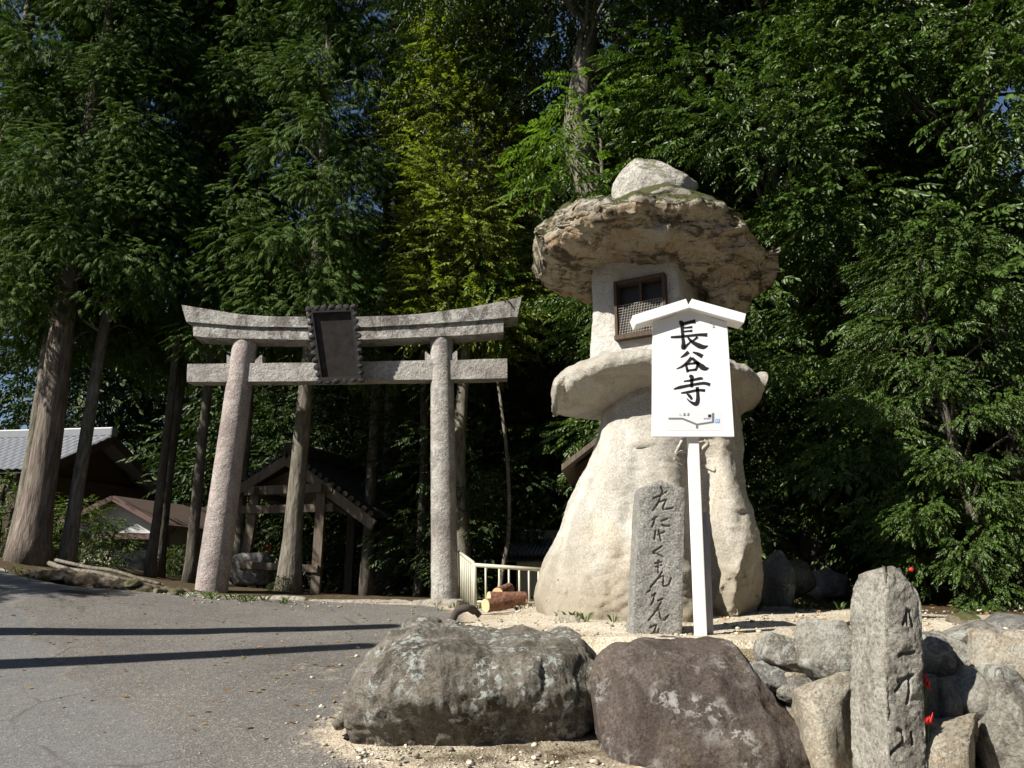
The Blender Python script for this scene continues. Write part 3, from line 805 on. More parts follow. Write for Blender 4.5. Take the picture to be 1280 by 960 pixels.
for (xa, yb, s) in ((291, 455, -1), (325, 455, 1), (537, 451, -1), (567, 450, 1)):
    a = P(xa, yb + 18, 15); b = P(xa, yb - 1, 15); c = P(xa + 5 * s, yb - 9, 15); d = P(xa + 5 * s * .2, yb - 9, 15); e = P(xa + 4 * s, yb + 18, 15)
    prof = [P(xa - 4 * s, yb + 16, 15), P(xa + 5 * s, yb + 16, 15), P(xa + 5 * s, yb - 9, 15), P(xa + 3 * s, yb - 9, 15), P(xa - 4 * s, yb - 2, 15)]
    V = [q + Vector((0, -.12, 0)) for q in prof] + [q + Vector((0, .12, 0)) for q in prof]
    F = [(0, 1, 2, 3, 4), (9, 8, 7, 6, 5)] + [(i, 5 + i, 5 + (i + 1) % 5, (i + 1) % 5) for i in range(5)]
    part('wedge', (V, F), M['granite'], TOR)
gs = P(420, 440, 15)
part('centre_strut', abox(gs.x - .18, gs.x + .18, 14.88, 15.12, P(420, 460, 15).z, P(420, 415, 15).z), M['granite'], TOR)
# plaque leaning forward at its top
tl, tr2, bl, br = P(389, 389, 14.35), P(441, 387, 14.35), P(401, 474, 14.66), P(450, 472, 14.66)
def quadslab(a, b, c, d, th):
    n = (b - a).cross(d - a).normalized()
    if n.y > 0: n = -n
    V = [a, b, c, d] + [q - n * th for q in (a, b, c, d)]
    return V, [(0, 1, 2, 3), (7, 6, 5, 4), (0, 4, 5, 1), (1, 5, 6, 2), (2, 6, 7, 3), (3, 7, 4, 0)], n
pv, pf, pn = quadslab(tl, tr2, br, bl, .06)
PLQ = part('plaque', (pv, pf), M['plaque'], TOR)
fr = []
cs = [tl, tr2, br, bl]
cen = (tl + br) / 2
for i in range(4):
    a, b = cs[i], cs[(i + 1) % 4]
    fr.append(beam(a + pn * .02, b + pn * .02, .07, .07, pn))
    L = (b - a).length; m = int(L / .125)
    for j in range(m + 1):
        q = a.lerp(b, j / m); o = (q - cen); o = (o - pn * o.dot(pn)).normalized()
        V, F = boulder(tuple(q + o * .05 + pn * .03), (.14, .08, .12), 3 + j, 1, 5, .7, n=(12, 8), amps=[(0.012, 9, 2)])
        fr.append((V, F))
part('plaque_frame', join(*fr), M['plaque_frame'], PLQ)
pl = P(262, 746, 15)
for (x0, x1, y0, y1, z1) in ((P(246, 745, 14.6).x, P(302, 745, 14.6).x, 14.45, 15.55, 1.66),):
    part('plinth', abox(x0, x1, y0, y1, gzs(-5, 15) - .3, z1, .02), M['kerb'], TOR)
z_ = P(556, 752, 14.6).z
part('plinth', abox(P(517, 750, 14.6).x, P(574, 750, 14.6).x, 14.5, 15.5, 1.2, P(556, 750, 14.5).z, .02), M['kerb'], TOR)

# ------------------------------------------------------------------ white temple sign
YS = 6.5
sb = P(878, 803, YS)
SG = thing('sign_board', 'white gabled wooden sign with black brush characters on a white post', 'sign', (sb.x, sb.y, gzs(sb.x, YS)))
zt = P(864, 395, YS)
po = .055
bpos = Vector((sb.x, YS + .06, gzs(sb.x, YS) - .15)); tpos = P(862, 400, YS) + Vector((0, .06, 0))
part('post', beam(bpos, tpos, .085, .085, (0, 1, 0), .006), M['white_post'], SG)
sk0 = P(884, 803, YS + .13); sk0.z = gzs(sk0.x, sk0.y) - .15
sk1 = P(878, 641, YS + .13)
part('support_stake', beam(sk0, sk1, .085, .085, (0, 1, 0), .006), M['wood_grey'], SG)
# board
def SP2(px, py, o=0.0):
    q = P(px, py, YS); return Vector((q.x, YS - o, q.z))
prof = [SP2(815, 546), SP2(917, 546), SP2(908, 404), SP2(860, 388), SP2(815.5, 405)]
V = [q + Vector((0, -.018, 0)) for q in prof] + [q + Vector((0, .018, 0)) for q in prof]
F = [(0, 1, 2, 3, 4), (9, 8, 7, 6, 5)] + [(i, 5 + i, 5 + (i + 1) % 5, (i + 1) % 5) for i in range(5)]
BRD = part('board', (V, F), M['white_paint'], SG)
ap, le, re = SP2(859, 383), SP2(791, 404), SP2(928, 402)
for nm, a, b in (('roof_board', ap + Vector((-.012, 0, -.002)), le), ('roof_board', ap + Vector((.012, 0, -.002)), re)):
    part(nm, beam(a, b, .17, .085, (0, 0, 1), .004), M['white_paint'], SG)
# brush strokes: (points, widths) in an enlarged crop of the sign; each is a ribbon standing 1.5 mm proud
def ribbon(pts, ws, to, thick=.002):
    p = cr([Vector((a, b, 0)) for a, b in pts], 6); n = len(p)
    w = np.interp(np.linspace(0, 1, n), np.linspace(0, 1, len(ws)), ws)
    L, Rr = [], []
    for i in range(n):
        t = (p[min(i + 1, n - 1)] - p[max(i - 1, 0)]).normalized(); s = Vector((-t.y, t.x, 0))
        L.append(p[i] + s * w[i] / 2); Rr.append(p[i] - s * w[i] / 2)
    V = [to(q.x, q.y, .0182 + thick) for q in L] + [to(q.x, q.y, .0182 + thick) for q in Rr] + [to(q.x, q.y, .015) for q in L] + [to(q.x, q.y, .015) for q in Rr]
    F = []
    for i in range(n - 1):
        F += [(i, i + 1, n + i + 1, n + i), (i, 2 * n + i, 2 * n + i + 1, i + 1), (n + i, n + i + 1, 3 * n + i + 1, 3 * n + i)]
    return V, F
def sgn(u, v, o): return SP2(780 + u / 5.05, 370 + v / 5.05, o)
CH = [
 [([(345, 172), (362, 176), (364, 215), (368, 256)], [22, 26, 20, 20]), ([(366, 182), (400, 172), (448, 164)], [16, 17, 26]), ([(372, 206), (400, 203), (428, 200)], [10, 11, 15]), ([(372, 229), (402, 226), (428, 224)], [10, 11, 15]),
  ([(292, 264), (340, 262), (400, 256), (470, 249), (522, 250)], [12, 17, 15, 17, 24]), ([(366, 258), (372, 295), (372, 330), (392, 316), (424, 286)], [18, 22, 30, 16, 5]), ([(462, 262), (440, 280), (418, 294)], [16, 12, 5]),
  ([(398, 262), (424, 292), (470, 318), (500, 326), (527, 318)], [10, 20, 32, 26, 3])],
 [([(404, 356), (384, 374), (354, 392)], [22, 20, 5]), ([(430, 358), (462, 370), (492, 386)], [6, 22, 26]), ([(424, 392), (396, 424), (364, 448), (328, 464)], [22, 20, 14, 4]), ([(426, 394), (456, 424), (490, 452), (512, 462), (532, 458)], [14, 24, 36, 26, 4]),
  ([(388, 430), (392, 455), (400, 484)], [12, 15, 18]), ([(388, 436), (425, 430), (462, 428), (458, 450), (448, 474)], [10, 12, 20, 16, 14]), ([(398, 474), (424, 471), (450, 468)], [12, 13, 16])],
 [([(374, 542), (420, 536), (476, 524), (494, 526)], [8, 14, 18, 10]), ([(408, 508), (424, 514), (424, 540), (424, 580)], [14, 26, 20, 18]), ([(310, 592), (350, 580), (430, 564), (500, 554), (540, 564)], [6, 20, 16, 18, 20]),
  ([(356, 616), (400, 610), (460, 598), (508, 600)], [8, 16, 15, 18]), ([(458, 578), (462, 620), (462, 664), (450, 684), (420, 674), (392, 650)], [20, 20, 26, 28, 14, 4]), ([(392, 620), (410, 634), (426, 656)], [5, 20, 14])]]
for ch in CH:
    part('brush_character', join(*[ribbon(p, w, sgn) for p, w in ch]), M['ink'], BRD)
part('pencil_scratch', join(ribbon([(545, 172), (552, 186)], [3, 2], sgn), ribbon([(556, 194), (566, 188)], [3, 2], sgn), ribbon([(561, 184), (566, 206)], [3, 2], sgn), ribbon([(553, 206), (572, 198)], [2, 2], sgn)), M['map_grey'], BRD)
def srect(u0, v0, u1, v1, o, nm, mat, par):
    q = [sgn(u0, v0, o), sgn(u1, v0, o), sgn(u1, v1, o), sgn(u0, v1, o)]
    V = q + [x + Vector((0, .003, 0)) for x in q]
    return part(nm, (V, [(0, 1, 2, 3), (0, 4, 5, 1), (1, 5, 6, 2), (2, 6, 7, 3), (3, 7, 4, 0)]), mat, par)
srect(266, 724, 614, 852, .0190, 'map_sticker', M['map_white'], BRD)
part('map_road', join(ribbon([(278, 777), (324, 777), (368, 777)], [11, 11, 11], sgn, .0022), ribbon([(366, 777), (410, 795), (456, 814)], [11, 11, 11], sgn, .0024), ribbon([(456, 814), (510, 806), (560, 798)], [11, 11, 11], sgn, .0022),
     ribbon([(558, 802), (558, 770), (558, 742)], [14, 14, 14], sgn, .0026), ribbon([(457, 812), (457, 838)], [13, 13], sgn, .0028)), M['map_grey'], BRD)
srect(527, 751, 546, 768, .0212, 'map_symbol', M['map_black'], BRD)
srect(572, 779, 600, 804, .0210, 'parking_symbol', M['map_blue'], BRD)
srect(577, 784, 595, 799, .0216, 'parking_symbol', M['map_white'], BRD)
part('parking_symbol', join(ribbon([(582, 786), (582, 798)], [2.6, 2.6], sgn, .0045), ribbon([(582, 787), (589, 787), (589, 792), (582, 792)], [2.4, 2.4], sgn, .0045)), M['map_blue'], BRD)
lt = []
for x0 in (500, 509, 518, 527, 536):
    lt += [ribbon([(x0, 774), (x0 + 6, 774)], [2, 2], sgn, .0025), ribbon([(x0 + 3, 772), (x0 + 3, 781)], [2, 2], sgn, .0026), ribbon([(x0, 780), (x0 + 6, 780)], [2, 2], sgn, .0024)]
part('map_lettering', join(*lt), M['map_grey'], BRD)
lt = [ribbon([(350, 744), (350, 760)], [2, 2], sgn, .0025)]
for x0 in (372, 396):
    lt += [ribbon([(x0, 746), (x0 + 15, 746)], [2.4, 2.4], sgn, .0025), ribbon([(x0 + 7, 741), (x0 + 7, 760)], [2.4, 2.4], sgn, .0026), ribbon([(x0 + 7, 747), (x0, 756)], [2, 2], sgn, .0024), ribbon([(x0 + 7, 747), (x0 + 15, 756)], [2, 2], sgn, .0024), ribbon([(x0 + 3, 757), (x0 + 12, 757)], [2, 2], sgn, .0027)]
part('map_lettering', join(*lt, ribbon([(352, 758), (404, 758)], [1, 1], sgn, .0012)), M['map_grey'], BRD)

# ------------------------------------------------------------------ engraved stones (the strokes are really cut into the face)
def seg_dist(q, pts):
    best = np.full(len(q), 1e9)
    p = np.array([(a.x, a.y) for a in pts])
    for a, b in zip(p[:-1], p[1:]):
        d = b - a; t = np.clip(((q - a) @ d) / (d @ d + 1e-9), 0, 1)
        best = np.minimum(best, np.linalg.norm(q - (a + t[:, None] * d), axis=1))
    return best
def carved_stone(rows, Y, depth, strokes, to_crop, gw, gd, nx, nz, nd, seed, top, rough, rot=0.0, rnd=.012):
    """slab with a dense front; rows (py, xl, xr) outline of the front face"""
    r = np.array(rows, float); zs = np.linspace(0, 1, nz)
    py = np.interp(zs, (r[:, 0] - r[0, 0]) / (r[-1, 0] - r[0, 0]), r[:, 0])
    xl = np.interp(py, r[:, 0], r[:, 1]); xr = np.interp(py, r[:, 0], r[:, 2])
    u = np.concatenate([np.linspace(0, 1, nx), np.ones(nd), np.linspace(1, 0, 12), np.zeros(nd)])
    dd = np.concatenate([np.zeros(nx), (np.arange(nd) + 1) / (nd + 1), np.ones(12), 1 - (np.arange(nd) + 1) / (nd + 1)])
    n = len(u); V = np.zeros((nz, n, 3)); C = np.zeros((nz, n, 2))
    for i in range(nz):
        a, b = P(xl[i], py[i], Y), P(xr[i], py[i], Y)
        V[i, :, 0] = a.x + (b.x - a.x) * u; V[i, :, 1] = Y + depth * dd; V[i, :, 2] = a.z
        C[i, :, 0] = xl[i] + (xr[i] - xl[i]) * u; C[i, :, 1] = py[i]
    V = V.reshape(-1, 3); C = C.reshape(-1, 2); fr = np.tile(dd == 0, nz)
    # rounded vertical corners
    uu = np.tile(u, nz); ddd = np.tile(dd, nz)
    V = top(V, uu, ddd)
    side = ddd > 0
    V[:, 0] += rnd * .7 * ((uu == 0) * 1.0 - (uu == 1) * 1.0) * (~side)
    V[:, 1] += rnd * (np.exp(-uu / .07) + np.exp(-(1 - uu) / .07)) * (~side)
    V[:, 0] += rnd * np.exp(-ddd / .12) * ((uu == 0) * 1.0 - (uu == 1) * 1.0) * side
    F = grid_faces(nz, n, True)[:, ::-1]
    V = roughen(V, F, rough, seed)
    q = np.stack(to_crop(C[:, 0], C[:, 1]), -1)
    dist = np.full(len(q), 1e9)
    for s in strokes: dist = np.minimum(dist, seg_dist(q, cr([Vector((a, b, 0)) for a, b in s], 5)))
    cut = (1 - sstep(gw * .35, gw, dist)) * fr
    V[:, 1] += gd * cut
    Fl = [tuple(f) for f in F] + [tuple(range(n)), tuple(range((nz - 1) * n, nz * n))[::-1]]
    if rot:
        c = np.array([V[:, 0].mean(), Y + depth / 2, 0]); Mr = np.array(Matrix.Rotation(rot, 3, 'Z')); V = (V - c) @ Mr.T + c
    return V, Fl
ST1 = [[(224, 112), (236, 138)], [(188, 172), (222, 158), (252, 140)], [(232, 132), (216, 185), (186, 232)], [(222, 190), (250, 180), (240, 205), (236, 226), (256, 226), (284, 220)],
       [(182, 278), (206, 264)], [(196, 268), (190, 292), (182, 314)], [(228, 286), (256, 274)], [(232, 304), (246, 312), (268, 310)],
       [(198, 335), (193, 376)], [(214, 332), (226, 382)], [(212, 352), (242, 340)], [(230, 412), (206, 428), (186, 442), (210, 452), (236, 466)],
       [(198, 497), (228, 490)], [(202, 514), (228, 506)], [(214, 484), (212, 542)], [(232, 540), (204, 580), (174, 616)], [(204, 578), (238, 562), (236, 604), (248, 612), (266, 602), (276, 572)],
       [(182, 658), (198, 648)], [(196, 650), (190, 676), (178, 702)], [(212, 684), (234, 674)], [(226, 692), (198, 740), (164, 782)], [(194, 738), (216, 730), (222, 764), (238, 784), (262, 758)],
       [(172, 818), (202, 806), (188, 846), (168, 882), (180, 850), (214, 842)], [(214, 828), (206, 862), (192, 884)], [(124, 845), (138, 882)], [(160, 640), (172, 632)]]
def top1(V, u, d):
    V = V.copy(); zt = V[:, 2].max()
    # shallow pyramid head
    k = np.clip((V[:, 2] - (zt - .10)) / .10, 0, 1)
    cx = V[:, 0].mean(); cy = V[:, 1].mean()
    V[:, 2] -= k * (.05 * np.abs(u - .5) * 2 + .03 * np.abs(d - .5))
    V[:, 0] += (cx - V[:, 0]) * .35 * k ** 2 * (np.abs(u - .5) * 0 + 1) * (k > .6); V[:, 1] += (cy - V[:, 1]) * .35 * k ** 2 * (k > .6)
    return V
solo('engraved_stone', carved_stone([(598, 801, 857), (640, 798, 857), (720, 794, 855), (835, 788, 852)], 6.72, .34, ST1, lambda a, b: ((a - 770) * 4, (b - 580) * 4), 6.8, .017, 110, 300, 14, 61, top1, [(.012, 2.5, 2), (.006, 14, 3)]),
     M['pillar_grey'], 'squared grey granite marker carved with flowing script in front of the lantern', 'stone marker')
ST2 = [[(286, 232), (280, 262), (284, 296)], [(300, 236), (306, 270), (314, 302)], [(272, 270), (262, 296)], [(240, 442), (262, 430), (296, 430), (318, 428)], [(236, 558), (276, 546), (314, 534)], [(290, 532), (288, 600), (278, 660)], [(270, 552), (248, 574), (224, 604)],
       [(228, 780), (250, 796), (246, 840), (220, 866), (192, 892)], [(300, 800), (306, 850)]]
def top2(V, u, d):
    V = V.copy(); zt = V[:, 2].max(); h = V[:, 2] - V[:, 2].min()
    k = np.clip((V[:, 2] - (zt - .22)) / .22, 0, 1)
    V[:, 0] += (V[:, 0].mean() - .03 - V[:, 0]) * .22 * k ** 2.2
    V[:, 1] += (V[:, 1].mean() - V[:, 1]) * .3 * k ** 2
    V[:, 2] -= .05 * d + .07 * k * sstep(.45, 1.0, u) * (d < .2) + .05 * k * np.exp(-u / .08) * (d == 0)
    return V
solo('engraved_stone', carved_stone([(706, 1100, 1141), (716, 1099, 1143), (735, 1098, 1148), (760, 1097, 1152), (850, 1096, 1153), (960, 1098, 1156), (1010, 1099, 1158)], 4.85, .34, ST2, lambda a, b: ((a - 1050) * 3.69, (b - 700) * 3.69), 11.0, .024, 90, 260, 40, 71, top2,
     [(.03, 2.2, 3), (.016, 8, 3), (.008, 24, 3)], R(14), .018), M['post_stone'], 'rough tall stone post with a rounded top standing before the retaining wall', 'stone marker')

# ------------------------------------------------------------------ foreground rocks and retaining wall
def grock_mod(V):
    V = V.copy()
    zb = V[:, 2].min()
    fr = np.clip((6.34 - V[:, 1]) / .6, 0, 1)
    V[:, 1] += .13 * fr * sstep(1.0, .65, V[:, 2])          # undercut below
    V[:, 1] += .04 * fr * np.exp(-((V[:, 0] - P(672, 850, 6.3).x) / .05) ** 2) * sstep(.9, 1.05, V[:, 2])
    return V
solo('grey_boulder', loft_prof([(430, 894, 908), (436, 874, 920), (448, 848, 932), (468, 824, 936), (494, 798, 938), (526, 787, 939), (580, 787, 940), (640, 789, 940), (696, 792, 936), (724, 799, 928), (734, 820, 908), (740, 842, 872)],
     6.36, .66, [(.97, -.5), (.96, .5), (.86, .92), (.6, 1.02), (.1, .92), (-.45, .74), (-.78, .58), (-.94, .34), (-1, .02), (-.97, -.4), (-.86, -.8), (-.6, -1), (.5, -1)], 77, 190, 250, .6, -.85,
     [(.06, 1.5, 3), (.03, 4.0, 3), (.016, 12, 3), (.007, 30, 3)], .06, grock_mod, hdpow=.35), M['grey_rock'], 'broad flat topped grey boulder with white lichen at the road edge', 'boulder')
def brock_mod(V):
    V = V.copy()
    V = facet(V, 14, 23, .86, .06)
    V[:, 1] += .45 * sstep(.6, 1.35, V[:, 2])               # face leans back
    return V
BRK = loft_x([(748, 858, 930), (756, 830, 980), (772, 815, 1010), (800, 808, 1030), (850, 806, 1040), (900, 806, 1040), (935, 810, 1040), (950, 824, 1040), (975, 860, 1040), (1000, 895, 1040), (1022, 940, 1030), (1032, 975, 1010)],
     5.75, .48, 88, .5, 150, 200, .0, [(.06, 1.7, 3), (.03, 5, 3), (.01, 16, 3)], .03, brock_mod)
solo('brown_boulder', BRK, M['brown_rock'], 'leaning dark brown boulder with pale lichen spots below the engraved marker', 'boulder')

WALL = thing('retaining_wall', 'low dry stone retaining wall of mixed rounded rocks holding the gravel terrace', 'wall', (3, 6, 0.5))
def wstone(x0, y0, x1, y1, Y, d, seed, mat, e=.5, k=24, keep=.66, tilt=0.0, craggy=.03):
    c = P((x0 + x1) / 2, (y0 + y1) / 2, Y); s = PX((y0 + y1) / 2, Y)
    g = boulder((c.x, c.y + d * .35, c.z), ((x1 - x0) * s * 1.22, d, (y1 - y0) * s * 1.22), seed, e, k, keep, 0.0, tilt, craggy=craggy)
    return part('stone', g, M[mat], WALL, True)
for a in [(948, 793, 1006, 834, 5.85, .5, 101, 'wall_c'), (1004, 788, 1076, 852, 5.6, .5, 102, 'wall_a'), (1008, 845, 1088, 985, 5.3, .5, 103, 'wall_b'), (968, 828, 1012, 868, 5.8, .4, 104, 'wall_b'), (985, 862, 1016, 920, 5.75, .4, 124, 'wall_c'),
          (1150, 796, 1198, 850, 5.35, .5, 105, 'wall_c'), (1172, 798, 1244, 850, 5.5, .45, 106, 'wall_a'), (1144, 848, 1182, 930, 5.1, .4, 107, 'wall_c'), (1176, 852, 1202, 922, 5.15, .4, 108, 'wall_c'),
          (1192, 838, 1268, 912, 5.15, .5, 109, 'wall_a', .5, 24, .66, .35), (1236, 796, 1310, 868, 5.2, .5, 110, 'wall_b'), (1160, 905, 1252, 1000, 4.9, .5, 111, 'wall_b'), (1250, 858, 1330, 1000, 5.0, .5, 112, 'wall_a'),
          (1130, 915, 1168, 1000, 5.0, .4, 113, 'wall_a'), (1060, 845, 1100, 930, 5.45, .4, 114, 'wall_c'), (1300, 800, 1400, 900, 5.1, .5, 115, 'wall_a'), (1082, 800, 1130, 850, 5.55, .45, 117, 'wall_a')]:
    wstone(*a)
rw = np.random.default_rng(17)
for i in range(30):
    cx_ = 958 + 340 * ((i % 10) + rw.random()) / 10; cy_ = (815, 862, 915)[i // 10] + rw.normal() * 6; w_s = rw.uniform(38, 62); h_s = rw.uniform(32, 50)
    wstone(cx_ - w_s / 2, cy_ - h_s / 2, cx_ + w_s / 2, cy_ + h_s / 2, 5.78 - .0011 * (cx_ - 958), .4, 300 + i, ('wall_a', 'wall_b', 'wall_c', 'wall_a')[i % 4])
wp = []
for i, x in enumerate(np.linspace(-.6, 7, 60)):
    pass
mg = []
nxm, nzm = 120, 26
Vm = []
for j in range(nzm):
    for i in range(nxm):
        x = 1.0 + 6 * i / (nxm - 1); z = .15 + (1.24 - .15) * j / (nzm - 1)
        Vm.append((x, 6.02 + .02 * j / nzm - .10 * (1 - j / nzm) - .12 * (x - 1) , z))
Vm = np.array(Vm); Fm = grid_faces(nzm, nxm, False)
Vm[:, 1] += .06 * fbm(Vm * 5, 4, 3)
V2 = np.vstack([Vm, Vm[-nxm:] + np.array([0, .6, .02])])
F2 = np.vstack([Fm, np.stack([(nzm - 1) * nxm + np.arange(nxm - 1), (nzm - 1) * nxm + np.arange(1, nxm), nzm * nxm + np.arange(1, nxm), nzm * nxm + np.arange(nxm - 1)], -1)])
part('mortar_backing', (V2, F2), M['mortar'], WALL, True)
# earth core between the big boulders
solo('mortar_wedge', loft_z([(842, 738, 760), (860, 732, 768), (900, 724, 790), (960, 712, 815), (1010, 700, 830)], 6.45, [.2, .3, .4, .45], 6, .8, 120, 90, [(.07, 3.5, 3), (.03, 12, 3)], .04), M['mortar'], 'crumbling sandy mortar filling the gap between the grey and brown boulders', 'mortar')

def one_rock(name, x0, y0, x1, y1, Y, d, seed, mat, label, cat='rock', group=None, **kw):
    c = P((x0 + x1) / 2, (y0 + y1) / 2, Y); s = PX((y0 + y1) / 2, Y)
    return solo(name, boulder((c.x, c.y, c.z), ((x1 - x0) * s, d, (y1 - y0) * s), seed, kw.get('e', .75), kw.get('k', 12), .75, kw.get('rot', 0), kw.get('tilt', 0), craggy=kw.get('craggy', .02)), M[mat], label, cat, None, True, group)
one_rock('rock', 956, 690, 986, 775, 9.8, .8, 131, 'wall_c', 'dark upright boulder behind the right foot of the lantern')
one_rock('rock', 966, 700, 1016, 748, 10.6, .6, 132, 'mossy', 'mossy sunlit stone on the bank right of the lantern')
one_rock('rock', 1008, 712, 1058, 750, 11.2, .6, 133, 'wall_c', 'low shaded stone on the bank beside the mossy one')
one_rock('rock', 1188, 768, 1222, 796, 7.4, .4, 134, 'mossy', 'small mossy rock under the glossy shrub above the wall')
one_rock('rock', 1226, 768, 1300, 804, 7.2, .6, 135, 'wall_c', 'long grey rock on the terrace at the right edge')
one_rock('rock', 690, 768, 727, 792, 7.75, .3, 136, 'wall_b', 'small pale stone at the left foot of the lantern')
one_rock('rock', 948, 758, 1000, 782, 8.9, .4, 137, 'wall_a', 'flat low stone by the right foot of the lantern')
one_rock('rock', 500, 770, 552, 800, 8.0, .6, 138, 'grey_rock', 'low dark stone poking up behind the flat grey boulder')

# kerb stones at the road head
one_rock('kerb_stone', 508, 750, 582, 768, 14.1, .6, 141, 'kerb', 'long pale kerb slab in front of the right torii pillar', 'kerb stone', 'kerb stones at the foot of the torii', e=.4)
one_rock('kerb_stone', 212, 742, 276, 757, 13.9, .5, 142, 'kerb', 'low kerb slab left of the left torii pillar', 'kerb stone', 'kerb stones at the foot of the torii', e=.4)
one_rock('kerb_stone', 300, 746, 384, 757, 14.2, .3, 143, 'kerb', 'thin pale kerb strip below the water pavilion', 'kerb stone', 'kerb stones at the foot of the torii', e=.35)
one_rock('kerb_stone', 384, 750, 516, 758, 14.25, .3, 144, 'kerb', 'thin long kerb strip in the middle of the torii opening', 'kerb stone', 'kerb stones at the foot of the torii', e=.35)

# ------------------------------------------------------------------ fence, logs
fz = P(600, 757, 12.8)
FEN = thing('metal_railing', 'cream painted metal railing with thin upright bars left of the lantern', 'railing', (fz.x, 12.8, gzs(fz.x, 12.8)))
def rp(px, py, Y=12.8): return P(px, py, Y)
part('top_rail', tube([rp(590, 706), rp(690, 713)], .03, 10), M['fence'], FEN, True)
part('bottom_rail', tube([rp(592, 752), rp(690, 754)], .02, 8), M['fence'], FEN, True)
for x in (593, 607, 624, 636, 649, 661, 673, 685):
    part('bar', tube([rp(x, 706.5 + (x - 590) * .07), rp(x + .6, 758)], .016 if x != 593 else .035, 8), M['fence'], FEN, True)
sa, sb2 = rp(592, 704), P(574, 690, 15.2)
sa0, sb0 = rp(593, 757), P(575, 749, 15.2)
part('top_rail', tube([sa, sb2], .03, 10), M['fence'], FEN, True)
for i in range(1, 9):
    t = i / 8
    part('bar', tube([sa.lerp(sb2, t), sa0.lerp(sb0, t)], .018, 8), M['fence'], FEN, True)
def log(a, b, r, label, seed):
    a, b = Vector(a), Vector(b)
    t = thing('log', label, 'log', tuple(a), 'cut logs stacked by the railing')
    V, F = tube([a.lerp(b, i / 12) for i in range(13)], r, 20, .12, seed, False)
    part('bark', (V, F), M['log_bark'], t, True)
    d = (b - a).normalized()
    for q, s in ((a, -1), (b, 1)):
        part('cut_end', tube([q - d * s * .02, q + d * s * .004], r * .96, 20), M['cut_wood'], t)
log(P(607, 757, 12.0), P(640, 752, 12.3), .10, 'short cut log lowest in the pile with its pale end showing', 1)
log(P(611, 748, 12.15), P(656, 748, 12.35), .10, 'long reddish cut log in the middle of the pile', 2)
log(P(622, 742, 12.25), P(636, 736, 12.7), .09, 'small cut log on top of the pile facing the road', 3)
solo('rotten_branch', tube(cr([P(566, 774, 11.6), P(572, 764, 11.6), P(584, 760, 11.6), P(594, 764, 11.7), P(600, 770, 11.7)], 6), [.05] * 6 + [.055] * 13 + [.04] * 6, 12, .2, 4), M['black_rubber'], 'dark bent rotten branch on the gravel in front of the railing', 'branch')

# ------------------------------------------------------------------ roofs and houses
def tiled(a, b, c, d, nu, nv, amp=.05, th=.08):
    """tile roof plane: a-b ridge, d-c eave"""
    a, b, c, d = map(Vector, (a, b, c, d)); n = (b - a).cross(d - a).normalized()
    if n.z < 0: n = -n
    mu, mv = nu * 6 + 1, nv * 3 + 1
    V = []
    for j in range(mv):
        v = j / (mv - 1)
        for i in range(mu):
            u = i / (mu - 1)
            p = a.lerp(b, u).lerp(d.lerp(c, u), v)
            V.append(p + n * (amp * abs(math.sin(math.pi * nu * u)) + .03 * (1 - ((j % 3) / 2 if j % 3 else 0)) - .0))
    F = [tuple(f) for f in grid_faces(mv, mu, False)]
    k = len(V)
    V += [q - n * th for q in (a, b, c, d)]
    F += [(k, k + 1, k + 2, k + 3)]
    return V, F
def pris(prof, d):
    d = Vector(d); n = len(prof)
    V = [Vector(q) for q in prof] + [Vector(q) + d for q in prof]
    return V, [tuple(range(n)), tuple(range(n, 2 * n))[::-1]] + [(i, n + i, n + (i + 1) % n, (i + 1) % n) for i in range(n)]

# big tiled house, far left
ap_ = P(128, 546, 30)
HS = thing('tiled_house', 'large dark timber house with pale grey tiled roof behind the left trees', 'house', (ap_.x - 4, 30, gzs(ap_.x - 4, 30)))
w_ = Vector((.33, .94, 0)); l_ = Vector((-.99, .12, 0))
ez = ap_.z - 1.75
f1 = ap_ - w_ * 3.1; f1.z = ez; f2 = ap_ + w_ * 3.1; f2.z = ez
Lh = 12
part('wall', pris([(f1 + w_ * .5) * 1, (f2 - w_ * .5), Vector(((f2 - w_ * .5).x, (f2 - w_ * .5).y, 1.2)), Vector(((f1 + w_ * .5).x, (f1 + w_ * .5).y, 1.2))], l_ * Lh), M['wood_dark'], HS)
part('gable', pris([f1 + w_ * .5 + l_ * .3, f2 - w_ * .5 + l_ * .3, ap_ + l_ * .3 - Vector((0, 0, .3))], l_ * .2), M['wood_dark'], HS)
ov = l_ * -.5
RF = part('roof', tiled(ap_ + ov + Vector((0, 0, .05)), ap_ + l_ * Lh + Vector((0, 0, .05)), f1 + l_ * Lh, f1 + ov, 42, 10, .06), M['tile_pale'], HS)
part('roof', tiled(ap_ + ov + Vector((0, 0, .04)), ap_ + l_ * Lh + Vector((0, 0, .04)), f2 + l_ * Lh, f2 + ov, 42, 10, .06), M['tile_grey'], HS)
part('ridge', beam(ap_ + ov + Vector((0, 0, .16)), ap_ + l_ * Lh + Vector((0, 0, .16)), .4, .35, bev=.05), M['tile_pale'], RF)
for f, q in ((f1, -1), (f2, 1)):
    part('bargeboard', beam(ap_ + ov + Vector((0, 0, -.12)), f + ov + Vector((0, 0, -.12)), .06, .28), M['wood_dark'], HS)
e0 = P(4, 600, 26.5); e1 = P(-60, 604, 26.5)
part('eave_beam', beam(e0, e1, .3, .25), M['wood_old'], HS)
for i, x in enumerate((2, -25)):
    q = P(x, 620, 27); part('post', beam((q.x, q.y, 1.4), (q.x, q.y, e0.z), .2, .2, (0, 1, 0)), M['wood_old'], HS)

